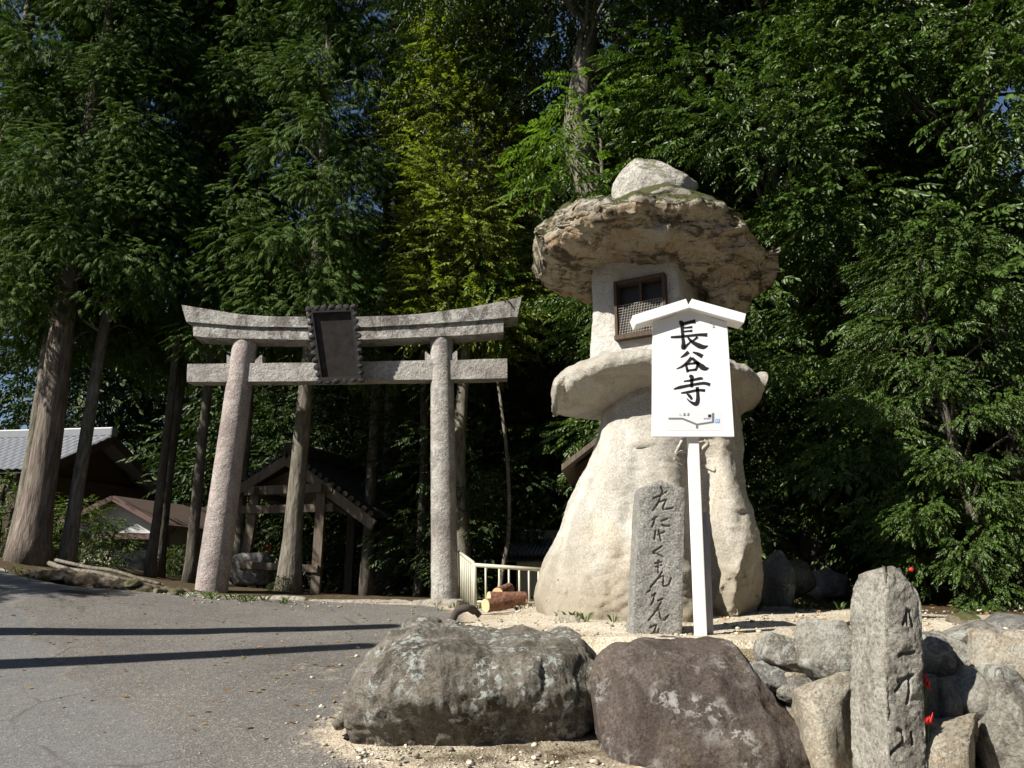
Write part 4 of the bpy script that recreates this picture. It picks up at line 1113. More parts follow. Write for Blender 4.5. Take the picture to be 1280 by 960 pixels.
# small white house
hb = P(203, 655, 23)
HW = thing('white_cottage', 'small cottage with white gable and brown metal roof behind thin trunks', 'house', (hb.x, 23, gzs(hb.x, 23)))
gd = Vector((-.93, -.10, 0)).normalized(); ld = Vector((.42, .91, 0)).normalized()   # along the gable, along the long side
zb = 1.3; ze = hb.z + .05
c0 = Vector((hb.x, 23, 0)); GW, LL = 2.1, 5.2
def hp(a, b, z): q = c0 + gd * a + ld * b; return Vector((q.x, q.y, z))
za = ze + .62
part('wall', pris([hp(0, 0, zb), hp(0, LL, zb), hp(0, LL, ze), hp(0, 0, ze)], gd * .12), M['wall_cream'], HW)
part('wall', pris([hp(.12, 0, zb), hp(GW, 0, zb), hp(GW, 0, ze - .45), hp(.12, 0, ze - .45)], ld * .12), M['wall_cream'], HW)
part('gable', pris([hp(-.05, -.12, ze - .32), hp(GW + .05, -.12, ze - .32), hp(GW + .05, -.12, ze - .02), hp(GW / 2, -.12, za - .06), hp(-.05, -.12, ze - .02)], ld * .1), M['wall_white'], HW)
part('wall', pris([hp(GW, .12, zb), hp(GW, LL, zb), hp(GW, LL, ze), hp(GW, .12, ze)], gd * -.12), M['wall_cream'], HW)
for s, nm in ((0, 'roof'), (GW, 'roof')):
    o = -.3 if s == 0 else GW + .3
    q = [hp(GW / 2, -.45, za), hp(GW / 2, LL, za), hp(o, LL, ze - .12), hp(o, -.45, ze - .12)]
    V = q + [x + Vector((0, 0, .07)) for x in q]
    part(nm, (V, [(0, 1, 2, 3), (7, 6, 5, 4), (0, 4, 5, 1), (1, 5, 6, 2), (2, 6, 7, 3), (3, 7, 4, 0)]), M['roof_brown'], HW)
    part('bargeboard', beam(hp(GW / 2, -.48, za + .0), hp(o, -.48, ze - .12), .05, .14), M['trim_brown'], HW)
part('gutter', tube([hp(-.34, -.5, ze - .12), hp(-.34, LL, ze - .12)], .05, 8), M['trim_brown'], HW, True)
part('downpipe', tube([hp(-.34, .1, ze - .12), hp(-.1, .15, ze - .35), hp(-.06, .15, zb)], .035, 8), M['trim_brown'], HW, True)
part('lintel', beam(hp(0, -.16, ze - .42), hp(GW, -.16, ze - .42), .1, .14), M['trim_brown'], HW)
part('door', pris([hp(.25, -.03, zb), hp(1.25, -.03, zb), hp(1.25, -.03, ze - .5), hp(.25, -.03, ze - .5)], ld * .05), M['window'], HW)
part('porch_post', beam(hp(.1, -.2, zb), hp(.1, -.2, ze - .4), .09, .09, (0, 1, 0)), M['wood_old'], HW)
for b0 in (1.3, 3.1):
    w = part('window', pris([hp(-.03, b0, zb + .75), hp(-.03, b0 + .8, zb + .75), hp(-.03, b0 + .8, zb + 1.55), hp(-.03, b0, zb + 1.55)], gd * .05), M['window'], HW)
    part('window_frame', join(beam(hp(-.05, b0 - .03, zb + .72), hp(-.05, b0 + .83, zb + .72), .05, .05), beam(hp(-.05, b0 - .03, zb + 1.58), hp(-.05, b0 + .83, zb + 1.58), .05, .05), beam(hp(-.055, b0 + .4, zb + .75), hp(-.055, b0 + .4, zb + 1.55), .04, .04, (1, 0, 0))), M['trim_brown'], w)
part('skirting', pris([hp(-.035, 0, zb), hp(-.035, LL, zb), hp(-.035, LL, zb + .6), hp(-.035, 0, zb + .6)], gd * .03), M['wood_dark'], HW)

# water pavilion
pb = P(365, 748, 19.5)
PV = thing('water_pavilion', 'open timber purification pavilion with old tiled gable roof in deep shade', 'pavilion', (pb.x, 19.5, gzs(pb.x, 19.5)))
ga, gf1, gf2 = P(360, 568, 18.9), P(288, 611, 19.6), P(468, 650, 17.9)
gf1.z -= .05; gf2.z = max(gf2.z, 3.3)
bd = Vector((.35, .94, 0)) * 4.0
PR = part('roof', tiled(ga, ga + bd, gf2 + bd, gf2, 14, 9, .06), M['tile_old'], PV)
part('roof', tiled(ga + Vector((0, 0, -.01)), ga + bd + Vector((0, 0, -.01)), gf1 + bd, gf1, 14, 7, .06), M['tile_old'], PV)
part('ridge', beam(ga + Vector((0, 0, .15)), ga + bd + Vector((0, 0, .15)), .3, .3, bev=.04), M['tile_old'], PR)
for f in (gf1, gf2): part('bargeboard', beam(ga + Vector((0, -.04, -.14)), f + Vector((0, -.04, -.14)), .07, .24), M['wood_old'], PV)
vtiles = []
for f, m in ((gf1, 9), (gf2, 14)):
    for i in range(m):
        q = ga.lerp(f, (i + .5) / m); vtiles.append(tube([q + Vector((0, -.1, .06)), q + Vector((.1, .3, .06))], .07, 8))
part('verge_tile', join(*vtiles), M['tile_old'], PR)
posts = [(314, 18.9), (397, 18.4), (437, 21.0), (366, 21.4)]
pts = []
for x, y in posts:
    q = P(x, 700, y); lean = -.18 if x == 314 else 0
    a = Vector((q.x + lean, y, gzs(q.x, y) - .1)); b = Vector((q.x, y, 4.15)); pts.append(b)
    part('post', beam(a, b, .2, .2, (0, 1, 0)), M['wood_old'], PV)
for i, j, z in ((0, 1, 0), (1, 2, -.03), (2, 3, .0), (3, 0, -.03)):
    part('tie_beam', beam(pts[i] + Vector((0, 0, z - .1)) - (pts[j] - pts[i]).normalized() * .3, pts[j] + Vector((0, 0, z - .1)) + (pts[j] - pts[i]).normalized() * .3, .14, .2), M['wood_old'], PV)
part('tie_beam', beam(pts[0] + Vector((-.3, -.03, -.55)), pts[1] + Vector((.3, -.03, -.55)), .12, .18), M['wood_old'], PV)
part('gable_panel', pris([ga + Vector((0, .25, -.35)), gf1 + Vector((.5, .25, .1)), gf2 + Vector((-.7, .6, .15))], Vector((.05, .06, 0))), M['wood_old'], PV)
part('crossbar', beam(P(300, 706, 18.6), P(398, 711, 18.3), .14, .16), M['wood_old'], PV)
bq = P(312, 738, 18.9)
solo('water_basin', boulder((bq.x, bq.y, gzs(bq.x, 18.9) + .4), (.95, .7, .75), 151, .5, 6, .8), M['wall_c'], 'stone water basin under the pavilion beside the leaning post', 'basin')
for x in (323, 331):
    q0 = P(x, 702, 19.3); solo('banner_pole', tube([(q0.x, q0.y, 1.6), (q0.x + .12, q0.y, q0.z + .4)], .03, 8), M['red_cloth'], 'red pole leaning under the pavilion roof', 'pole', group='red poles under the pavilion')

# small tiled shed far behind the railing
sp_ = P(665, 690, 18)
SH = thing('tiled_shed', 'distant small shed with grey tiled roof beyond the railing', 'shed', (sp_.x, 18, gzs(sp_.x, 18)))
a, b, c, d = P(645, 675, 18.6), P(720, 675, 18.6), P(712, 698, 17.2), P(628, 698, 17.2)
part('roof', tiled(a, b, c, d, 16, 5, .06), M['tile_grey'], SH)
part('ridge', beam(a + Vector((0, 0, .1)), b + Vector((0, 0, .1)), .25, .25, bev=.04), M['tile_grey'], SH)
part('wall', abox(d.x + .3, c.x - .1, 17.5, 18.5, 1.0, d.z - .03), M['wall_cream'], SH)
# brown roof left of the lantern
wa, wb = P(702, 588, 13.2), P(756, 546, 13.2)
OS = thing('wooden_hut', 'wooden hut with a brown board roof half hidden behind the lantern', 'hut', (P(740, 700, 14).x, 14, gzs(P(740, 700, 14).x, 14)))
dv = Vector((.15, 1.0, 0)) * 2.6
def slab4(q, t):
    V = q + [x + Vector((0, 0, t)) for x in q]
    return V, [(3, 2, 1, 0), (4, 5, 6, 7), (0, 1, 5, 4), (1, 2, 6, 5), (2, 3, 7, 6), (3, 0, 4, 7)]
part('roof', slab4([wa, wb, wb + dv, wa + dv], .1), M['wood_old'], OS)
wc = Vector((2 * wb.x - wa.x, wa.y, wa.z))
part('roof', slab4([wb + Vector((.01, 0, 0)), wc, wc + dv, wb + dv + Vector((.01, 0, 0))], .1), M['wood_old'], OS)
part('wall', pris([Vector((wa.x + .25, 13.5, 1.2)), Vector((wc.x - .25, 13.5, 1.2)), Vector((wc.x - .25, 13.5, wa.z + .1)), Vector((wb.x, 13.5, wb.z - .1)), Vector((wa.x + .25, 13.5, wa.z + .1))], (0.2, 1.9, 0)), M['wood_dark'], OS)

# ------------------------------------------------------------------ vegetation
def twig_template(seed, n=11, leaf=.27, wid=.105, ang=52, droop=.25, jit=.35, fold=.22):
    r = np.random.default_rng(seed); L = []
    for i in range(n):
        t = .12 + .88 * i / (n - 1); side = 1 if i % 2 else -1
        base = np.array([t, 0, -droop * t * t])
        a = R(ang) * side * (1 - .75 * (i / (n - 1)) ** 3) + r.normal() * jit * .5
        if i == n - 1: a = r.normal() * .2
        d = np.array([math.cos(a), math.sin(a), -.25 - .35 * r.random()]); d /= np.linalg.norm(d)
        up = np.array([r.normal() * jit, r.normal() * jit, 1]); s = np.cross(up, d); s /= np.linalg.norm(s); u = np.cross(d, s)
        l = leaf * r.uniform(.75, 1.2); w = wid * r.uniform(.8, 1.2)
        q = [base, base + d * l * .3 + s * w * .5 + u * w * fold, base + d * l * .68 + s * w * .42 + u * w * fold * .6 - u * l * .05, base + d * l - u * l * .13,
             base + d * l * .68 - s * w * .42 + u * w * fold * .6 - u * l * .05, base + d * l * .3 - s * w * .5 + u * w * fold]
        L.append(q)
    return np.array(L)
LF = np.array([[0, 1, 2, 3], [0, 3, 4, 5]])
def spray_template(seed, n=28):
    """drooping fan of a cypress: narrow scales along side branchlets"""
    r = np.random.default_rng(seed); L = []
    for i in range(n):
        t = .08 + .9 * i / (n - 1); side = 1 if i % 2 else -1
        base = np.array([t, 0, -.28 * t * t])
        a = R(48) * side * (1 - .6 * t) + r.normal() * .15
        d = np.array([math.cos(a), math.sin(a), -.25 - .55 * t * r.random()]); d /= np.linalg.norm(d)
        up = np.array([r.normal() * .3, r.normal() * .3, 1]); s = np.cross(up, d); s /= np.linalg.norm(s)
        l = (.44 - .26 * t) * r.uniform(.7, 1.25); w = .066 * r.uniform(.8, 1.3)
        L.append([base - s * w * .3, base + d * l * .5 + s * w * .5 + np.array([0, 0, .02]), base + d * l - np.array([0, 0, l * .22]), base + d * l * .5 - s * w * .5 + np.array([0, 0, .02])])
    return np.array(L)
SF = np.array([[0, 1, 2, 3]])
TW = {'laurel': [twig_template(i) for i in range(6)], 'fine': [twig_template(20 + i, 13, .22, .10, 58, .2, .5) for i in range(5)],
      'pinnate': [twig_template(40 + i, 17, .20, .075, 70, .35, .25) for i in range(5)], 'cypress': [spray_template(60 + i) for i in range(6)]}

def place_twigs(kind, pos, dirs, scale, r, roll=.5):
    """one leaf mesh from M twigs: positions, directions, sizes"""
    M_ = len(pos); dirs = dirs / np.linalg.norm(dirs, axis=1)[:, None]
    up = np.tile(np.array([0, 0, 1.0]), (M_, 1)) + r.normal(size=(M_, 3)) * roll
    y = np.cross(up, dirs); y /= np.linalg.norm(y, axis=1)[:, None] + 1e-9; z = np.cross(dirs, y)
    VV, FF, off = [], [], 0
    tm = TW[kind]; which = r.integers(0, len(tm), M_)
    for k, T in enumerate(tm):
        idx = np.where(which == k)[0]
        if not len(idx): continue
        nl, nv, _ = T.shape; q = T.reshape(-1, 3)
        fr = np.stack([dirs[idx], y[idx], z[idx]], 1) * scale[idx][:, None, None]
        V = np.einsum('vk,mkj->mvj', q, fr) + pos[idx][:, None, :]
        V = V.reshape(-1, 3)
        f0 = LF if nv == 6 else SF
        base = (np.arange(len(idx) * nl) * nv)[:, None, None]
        F = (f0[None] + base).reshape(-1, 4)
        VV.append(V); FF.append(F + off); off += len(V)
    return np.vstack(VV), np.vstack(FF)

def crown_mesh(name, kind, clusters, dens, size, spread, r, mat, flatten=.4, droop=.35, trunk_axis=None):
    """clusters: list of (centre, radius). Twigs point outward from the trunk axis."""
    pos, dr, sc = [], [], []
    for c, rad in clusters:
        m = max(3, int(dens * rad * rad))
        d = r.normal(size=(m, 3)); d /= np.linalg.norm(d, axis=1)[:, None]
        q = d * (rad * r.random(m) ** .45)[:, None] * np.array([1, 1, flatten])
        pos.append(q + np.array(c))
        out = np.array([c[0], c[1], 0]); out = out / (np.linalg.norm(out) + .3)
        dd = out[None] * .9 + d * np.array([1, 1, .5]) * spread + np.array([0, 0, -droop])
        dr.append(dd); sc.append(size * r.uniform(.7, 1.3, m))
    V, F = place_twigs(kind, np.vstack(pos), np.vstack(dr), np.concatenate(sc), r)
    return mesh_np(name, V, F, mat, False)

def limb_set(trunk_pts, trunk_r, clusters, r, every=1, n=6):
    vf = [tube(trunk_pts, trunk_r, 18, .10, 3)]
    tp = np.array([tuple(p) for p in trunk_pts])
    for i, (c, rad) in enumerate(clusters):
        if i % every: continue
        c = np.array(c); h = max(tp[0, 2] + .4, c[2] - .35 * np.linalg.norm(c[:2]) - .2)
        j = np.argmin(np.abs(tp[:, 2] - h)); a = tp[j]
        mid = (a + c) / 2 + np.array([0, 0, .12 * np.linalg.norm(c - a)]) + r.normal(size=3) * .1
        r0 = min(trunk_r[j] * .45, .03 + .018 * np.linalg.norm(c - a))
        vf.append(tube(cr([a, mid, c], 4), np.linspace(r0, .012, 9), n, cap=False))
    return join(*vf)

def straight_trunk(h, r0, r1, r, flare=1.5, wob=.05):
    n = 26; z = np.linspace(-.3, h, n)
    pts = [(wob * math.sin(k * .35 + r.random()), wob * math.cos(k * .27), zz) for k, zz in enumerate(z)]
    rad = r0 + (r1 - r0) * np.linspace(0, 1, n); rad = rad * (1 + (flare - 1) * np.exp(-np.clip(z, 0, None) / .45))
    return pts, rad

def cypress_proto(seed, h, zb, rad, nb, r0=.3):
    r = np.random.default_rng(seed); cl = []
    for i in range(nb):
        t = (i + r.random()) / nb; z = zb + (h - zb) * t
        L = rad * (1 - .82 * t ** 1.4) * r.uniform(.6, 1.15); a = r.random() * 2 * np.pi + i * 2.4
        for f in (.35, .65, .95):
            rr = (.34 + .5 * f * rad / 3) * r.uniform(.8, 1.2)
            cl.append(((math.cos(a) * L * f + r.normal() * .12, math.sin(a) * L * f + r.normal() * .12, z - .32 * L * f * f + .1), rr))
    pts, tr = straight_trunk(h, r0, .04, r)
    return pts, tr, cl, r

def tree_from(name, label, trunkme, crownme, loc, rz=0.0, s=1.0, group=None, lean=(0, 0)):
    t = thing(name, label, 'tree', loc, group)
    t.rotation_euler = (lean[0], lean[1], rz); t.scale = (s, s, s)
    put('trunk', trunkme, t); put('crown', crownme, t)
    return t

# cypress prototypes
CYP = []
for sd, h, zb, rad, nb, dn in ((1, 19, 5.2, 2.5, 70, 105), (2, 17, 5.2, 2.1, 62, 105), (3, 20, 6.2, 2.5, 72, 100), (4, 19, 6.0, 2.2, 44, 60)):
    pts, tr, cl, r = cypress_proto(sd, h, zb, rad, nb, .30)
    cm = crown_mesh('cypress_crown', 'cypress', cl, dn * 1.6, .245, 1.1, r, M['leaf_hinoki'], .75, .6)
    tm = mesh_np('cypress_trunk', *limb_set(pts, tr, cl, r, 3), M['bark_cedar'])
    CYP.append((tm, cm, cl, r))
def own_trunk(h, r0, r1, cl, seed, mat, flare=1.5, wob=.05, every=3):
    r = np.random.default_rng(seed); pts, tr = straight_trunk(h, r0, r1, r, flare, wob)
    return mesh_np('trunk', *limb_set(pts, tr, cl, r, every), mat)
def base_at(px, py, Y):
    q = P(px, py, Y); return (q.x, Y, gzs(q.x, Y))
def cyp(px, Y, k, rz, s, label, r0=None, group=None, flare=1.5, lean=(0, 0), mat='bark_cedar'):
    tm, cm, cl, r = CYP[k]
    if r0: tm = own_trunk((19, 17, 20, 19)[k], r0, .04, cl, int(px) + 900, M[mat], flare)
    return tree_from('cypress_tree', label, tm, cm, base_at(px, 740, Y), rz, s, group, lean)
G1 = 'cypress trees along the left side of the road'
cyp(27, 16.6, 0, .3, 1.0, 'thickest cypress trunk with flared roots at the far left', .31, G1, 1.7)
cyp(12, 18.0, 1, 1.1, 1.05, 'slim grey cypress trunk just left of the thickest one', .17, G1, mat='bark_grey')
cyp(82, 17.0, 1, 2.2, .98, 'slender cypress standing in front of the leafy shrub', .15, G1, mat='bark_grey')
cyp(184, 17.8, 2, .7, .95, 'left one of two thin cypress trunks before the white cottage', .105, G1, mat='bark_dark')
cyp(198, 18.8, 3, 2.9, 1.05, 'right one of two thin cypress trunks before the white cottage', .12, G1, mat='bark_dark')
cyp(236, 17.7, 1, 4.0, 1.1, 'thin dark cypress trunk close behind the left torii pillar', .11, G1, mat='bark_dark')
cyp(364, 16.6, 1, 1.9, 1.0, 'grey cypress trunk with swollen foot seen inside the torii', .195, G1, 1.7, (0, R(-1.2)), 'bark_grey')
cyp(487, 21.5, 3, 5.1, 1.0, 'dark thick trunk in the shade near the right torii pillar', .42, G1, mat='bark_dark')
cyp(523, 18.5, 3, .2, .95, 'thin crooked trunk just left of the right torii pillar', .12, G1, mat='bark_dark')
cyp(460, 18.8, 3, 3.3, 1.0, 'bare thin trunk in the middle of the torii opening', .14, G1, mat='bark_dark')
cyp(290, 20.0, 3, 5.5, 1.0, 'pale thin trunk right beside the left torii pillar', .12, G1, mat='bark_grey')
cyp(-95, 17.8, 0, 4.4, 1.1, 'cypress mostly cut off by the left picture edge', None, G1)

# evergreen broadleaf prototypes
def broad_proto(seed, h, zb, rad, ncl, dens, size, kind, mat, crad=(.55, 1.0), flat=.42, r0=.22, bmat='bark_dark', spread=.8, droop=.35, shell=.5, every=2):
    r = np.random.default_rng(seed); cl = []
    for i in range(ncl):
        t = (i + r.random()) / ncl; z = zb + (h - zb) * t
        prof = math.sqrt(max(.05, 1 - (2 * t - .85) ** 2 * .75)) if t > .42 else .75 + .25 * t / .42
        L = rad * prof * (shell + (1 - shell) * r.random() ** .6); a = i * 2.39996 + r.normal() * .4
        cl.append(((math.cos(a) * L, math.sin(a) * L, z), r.uniform(*crad)))
    n = 22; zz = np.linspace(-.3, h * .93, n); ph = r.random(3) * 6
    pts = [(.22 * math.sin(z * .5 + ph[0]) * min(1, z / 2 + .2), .22 * math.cos(z * .43 + ph[1]) * min(1, z / 2 + .2), z) for z in zz]
    tr = np.linspace(r0, .03, n) * (1 + .6 * np.exp(-np.clip(zz, 0, None) / .4))
    cm = crown_mesh('leafy_crown', kind, cl, dens, size, spread, r, M[mat], flat, droop)
    tm = mesh_np('limbed_trunk', *limb_set(pts, tr, cl, r, every), M[bmat])
    return tm, cm
LA = broad_proto(11, 13.5, .3, 3.1, 110, 135, .37, 'laurel', 'leaf_dark', (.5, 1.1), .36, shell=.72)
LB = broad_proto(12, 12.0, .2, 2.8, 100, 135, .37, 'laurel', 'leaf_dark', (.5, 1.05), .36, shell=.72)
G2 = 'glossy evergreen trees on the right bank'
def bt(pr, name, x, y, rz, s, label, group=None):
    return tree_from(name, label, pr[0], pr[1], (x, y, gzs(x, y) - .1), rz, s, group)
bt(LA, 'evergreen_tree', 4.9, 13.2, .4, 1.0, 'glossy evergreen tree directly right of the stone lantern', G2)
bt(LB, 'evergreen_tree', 7.4, 11.6, 2.0, 1.05, 'glossy evergreen tree filling the right picture edge', G2)
bt(LB, 'evergreen_tree', 5.6, 10.0, 3.9, .42, 'low glossy evergreen shrub above the retaining wall', G2)
bt(LA, 'evergreen_tree', 8.6, 15.2, 1.2, 1.15, 'tall evergreen tree behind the one at the right edge', G2)
bt(LB, 'evergreen_tree', 6.3, 16.4, 5.0, 1.25, 'evergreen tree deep in the shade right of the lantern', G2)
bt(LA, 'evergreen_tree', 10.5, 11.6, 3.0, 1.1, 'evergreen tree cut off by the right picture edge', G2)
bt(LB, 'evergreen_tree', 4.1, 15.9, 2.6, 1.0, 'evergreen tree behind the mossy cap rock of the lantern', G2)
bt(LA, 'evergreen_tree', 6.2, 12.9, 5.4, .55, 'half height evergreen between the two tall front ones', G2)

# yellow-green tree in the middle and the big dark tree with a winding trunk
YA = broad_proto(13, 18, 5.5, 1.5, 120, 110, .42, 'fine', 'leaf_light', (.5, .9), .7, .16, 'bark_grey', 1.2, .2, .3, 2)
bt(YA, 'yellow_green_tree', -.95, 16.7, .5, 1.0, 'sunlit yellow green tree between the cypresses and the lantern')
r = np.random.default_rng(5)
cl = []
for i in range(90):
    a = i * 2.4; L = 3.4 * math.sqrt(r.random()); z = 10.8 + 6 * r.random()
    cl.append(((math.cos(a) * L, math.sin(a) * L + .5, z), r.uniform(.8, 1.4)))
tp = cr([(.75, .2, -.4), (.72, .1, 2), (.62, 0, 4.2), (.42, 0, 5.8), (.12, 0, 7.2), (-.22, 0, 8.6), (-.1, 0, 10), (.2, 0, 12.5), (.1, 0, 15)], 4)
tr = np.interp(np.linspace(0, 1, len(tp)), [0, .1, .4, .7, 1], [.55, .40, .30, .26, .06])
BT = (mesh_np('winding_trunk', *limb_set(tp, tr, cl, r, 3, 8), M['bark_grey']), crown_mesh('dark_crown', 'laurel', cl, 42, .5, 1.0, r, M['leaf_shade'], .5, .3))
q = P(735, 250, 13.6)
bt(BT, 'winding_tree', q.x + .05, 13.6, 0, 1.0, 'dark tree with a thick winding trunk rising behind the lantern')

# understory behind the torii and lantern
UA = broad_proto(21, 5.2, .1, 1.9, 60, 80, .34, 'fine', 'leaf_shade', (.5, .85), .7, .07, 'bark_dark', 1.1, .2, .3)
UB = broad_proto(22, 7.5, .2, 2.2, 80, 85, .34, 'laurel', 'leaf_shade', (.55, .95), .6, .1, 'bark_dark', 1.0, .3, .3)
UF = broad_proto(23, 9.4, 6.8, 1.0, 13, 60, .62, 'pinnate', 'fern', (.45, .7), .5, .06, 'bark_grey', 1.0, .35, .3)
G3 = 'shaded understory trees behind the torii'
for i, (x, y, k, s, lb) in enumerate([(-1.2, 19.5, 1, 1.0, 'shaded bushy tree seen right of the right torii pillar'), (.6, 20.6, 1, 1.2, 'shaded bushy tree against the left side of the lantern'), (-.4, 22.5, 1, 1.2, 'dark bushy tree above the small tiled shed'), (1.8, 20.5, 1, 1.4, 'dark bushy tree hidden behind the lantern body'),
                                      (-3.2, 24.5, 1, 1.2, 'dark bushy tree at the back of the torii opening'), (-5.6, 26, 1, 1.2, 'dark bushy tree behind the water pavilion roof'), (-6.9, 27.5, 1, 1.1, 'leafy tree above the cottage roof'), (-1.0, 17.3, 0, .55, 'small bush at the foot of the right torii pillar'),
                                      (3.4, 13.2, 0, .8, 'shaded bush behind the dark upright boulder'), (-7.2, 30.5, 1, 1.3, 'leafy tree well behind the cottage roof')]):
    pr = (UA, UB)[k]; bt(pr, 'understory_tree', x, y, i * 1.3, s, lb, G3)
q = P(700, 240, 12.4)
bt(UF, 'young_ash_tree', 1.55, 13.0, .5, 1.0, 'young bright green tree with feathery fronds beside the mossy cap rock')
q = P(590, 260, 16.5)
bt(UF, 'young_ash_tree', -.3, 16.6, 2.5, .8, 'young feathery tree behind the right end of the torii lintel')

# shrubs on the left
SB = broad_proto(31, 1.9, .05, .95, 34, 110, .26, 'laurel', 'leaf_mid', (.28, .45), .8, .035, 'bark_dark', 1.1, .1, .4)
G4 = 'shrubs beyond the left road edge'
bt(SB, 'shrub', *base_at(88, 715, 18.0)[:2], 0, .8, 'leafy round shrub beside the slender cypress trunk', G4)
bt(SB, 'shrub', *base_at(130, 715, 18.6)[:2], 2, .62, 'leafy shrub in front of the white cottage door', G4)
bt(SB, 'shrub', *base_at(-6, 715, 20)[:2], 1, 1.1, 'bright shrub at the left picture edge below the tiled roof', G4)
bt(SB, 'shrub', *base_at(220, 735, 21.5)[:2], 3, .45, 'small shrub under the cottage windows', G4)
bt(SB, 'shrub', *base_at(352, 750, 15.9)[:2], 4, .22, 'tuft of green sprouting at the swollen cypress foot', G4)

# far wood on the hill: every tree an object, all of one look
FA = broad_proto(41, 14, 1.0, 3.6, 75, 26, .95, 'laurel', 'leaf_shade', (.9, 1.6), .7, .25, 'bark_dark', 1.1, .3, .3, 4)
rr = np.random.default_rng(3)
k = 0
for row, (y0, n, x0, x1) in enumerate(((29, 9, -22, 14), (34, 10, -28, 18), (40, 11, -34, 24))):
    for i in range(n):
        x = x0 + (x1 - x0) * (i + .5) / n + rr.normal() * .6; y = y0 + rr.normal() * .8
        if x < -3 and row: continue
        if x < -9 and y < 38: y += 8
        s = rr.uniform(.9, 1.25) * (1 if x > 1 else .82)
        tree_from('hillside_tree', 'dark tree of the wooded hill behind the shrine', FA[0], FA[1], (x, y, gzs(x, y) - .2), rr.random() * 6, s, 'trees of the wooded hill'); k += 1

bt(LB, 'evergreen_tree', -13.2, 9.3, 1.0, .56, 'evergreen tree outside the left edge shading the road')
# unseen trees added behind the viewer to cut the sky fill light
for i, (x, y) in enumerate([(-30, -4), (-26, -20), (-17, -27), (-8, -30), (1, -27), (10, -25), (17, -19), (21, -9), (23, 1), (20, 10)]):
    tree_from('sky_blocking_tree', 'unseen dark tree added behind the viewer to block sky light', FA[0], FA[1], (x, y, gzs(x, y) - .2), i * 1.7, 1.0 if x < -12 else 1.35, 'added sky blocking trees behind the viewer')
# roots along the left verge
def root(pts, r0, seed):
    return tube(cr([P(a, b, Y) for a, b, Y in pts], 6), np.linspace(r0, .03, (len(pts) - 1) * 6 + 1), 10, .25, seed, freq=5)
for q, r0, lb in (([(62, 704, 16.0), (85, 712, 14.9), (120, 716, 14.3), (150, 724, 14.0), (185, 732, 13.9), (215, 741, 13.9)], .05, 'longest bleached root running from the thick cypress along the road edge'),
                  ([(70, 700, 16.0), (110, 709, 15.0), (140, 713, 14.6), (170, 722, 14.4), (200, 730, 14.3)], .035, 'upper bleached root lying behind the longest one'),
                  ([(48, 712, 15.6), (72, 717, 14.8), (100, 720, 14.3), (128, 726, 14.1)], .04, 'short root at the road edge below the thick cypress'),
                  ([(18, 712, 15.7), (5, 716, 15.0), (-20, 722, 14.4)], .07, 'root leaving the thick cypress towards the left edge')):
    solo('exposed_root', root(q, r0, int(q[0][0])), M['bark_grey'], lb, 'root', group='roots of the thick cypress')
vb, vf_ = loft_x([(40, 714, 722), (80, 716, 730), (130, 720, 738), (180, 728, 746), (220, 737, 752), (250, 744, 755)], 14.15, .55, 5, .8, amps=[(.09, 2.5, 4), (.05, 7, 3), (.02, 18, 3)], craggy=.05)
me = mesh_np('earth_bank', vb, vf_, M['earth']); put('earth_bank', me, kind='structure')
for i, (x0, y0, x1, y1, lb) in enumerate([(158, 725, 176, 735, 'brown lump of stone among the roots nearest the cottage'), (190, 735, 208, 744, 'broken stone on the verge left of the torii'), (212, 738, 228, 746, 'dirty verge stone close to the left pillar')]):
    one_rock('verge_stone', x0, y0, x1, y1, 13.75, .35, 160 + i, 'mossy', lb, 'stone', 'stones along the left verge', k=22, e=.55)

# spider lilies by the wall and a red bloom in the shrub
def lily(px, py, Y, label, s=1.0):
    c = P(px, py, Y)
    t = thing('spider_lily', label, 'flower', (c.x, c.y + .05, c.z - .35 * s), 'red spider lilies by the retaining wall')
    part('stem', tube([(c.x, c.y + .05, c.z - .35 * s), (c.x, c.y, c.z)], .006, 6), M['green_stem'], t, True)
    r = np.random.default_rng(int(px)); vf = []
    for i in range(26):
        a = r.random() * 6.28; e = r.uniform(-.3, 1.2)
        d = Vector((math.cos(a) * math.cos(e), math.sin(a) * math.cos(e), math.sin(e)))
        q0 = c; L = .075 * s * r.uniform(.7, 1.5)
        q1 = c + d * L * .6; q2 = c + d * L + Vector((0, 0, .02 if i % 2 else -.025))
        vf.append(tube([q0, q1, q2], [.004, .006, .0015], 5))
    part('bloom', join(*vf), M['red_petal'], t, True)
lily(1157, 855, 4.98, 'red spider lily bloom higher up beside the rough stone post', .5)
lily(1160, 905, 4.92, 'red spider lily bloom lower down beside the rough stone post', .5)
q = P(1139, 712, 8.6)
solo('red_flower', boulder(tuple(q), (.05, .05, .045), 9, 1, 6, n=(14, 10)), M['red_petal'], 'tiny red camellia bloom in the shrub over the stone post', 'flower')

# leaf litter
r = np.random.default_rng(77)
n = 520
xs = np.concatenate([r.uniform(-7, -1, 260), r.normal(-1.1, .5, 60), r.uniform(1.5, 6, 200)]); ys = np.concatenate([r.uniform(6, 14, 260), r.uniform(6, 9, 60), r.uniform(6.3, 10, 200)])
zs = np.where(in_poly(xs, ys, ROAD), np.maximum(road_z(xs, ys), gz(xs, ys) * (ys > 5.9) - 9 * (ys <= 5.9)) + .016 + .012 * fbm(np.stack([xs, ys, 0 * xs], -1) * .9, 3, 8), gz(xs, ys) + .012)
ang = r.random(n) * 6.28; l = r.uniform(.02, .045, n)
V = []
for i in range(n):
    c, s = math.cos(ang[i]), math.sin(ang[i]); t = r.normal() * .01
    for a, b, h in ((-1, 0, 0), (0, .45, .008 + t), (1, 0, .004), (0, -.45, t)):
        V.append((xs[i] + l[i] * (a * c - b * s), ys[i] + l[i] * (a * s + b * c), zs[i] + h))
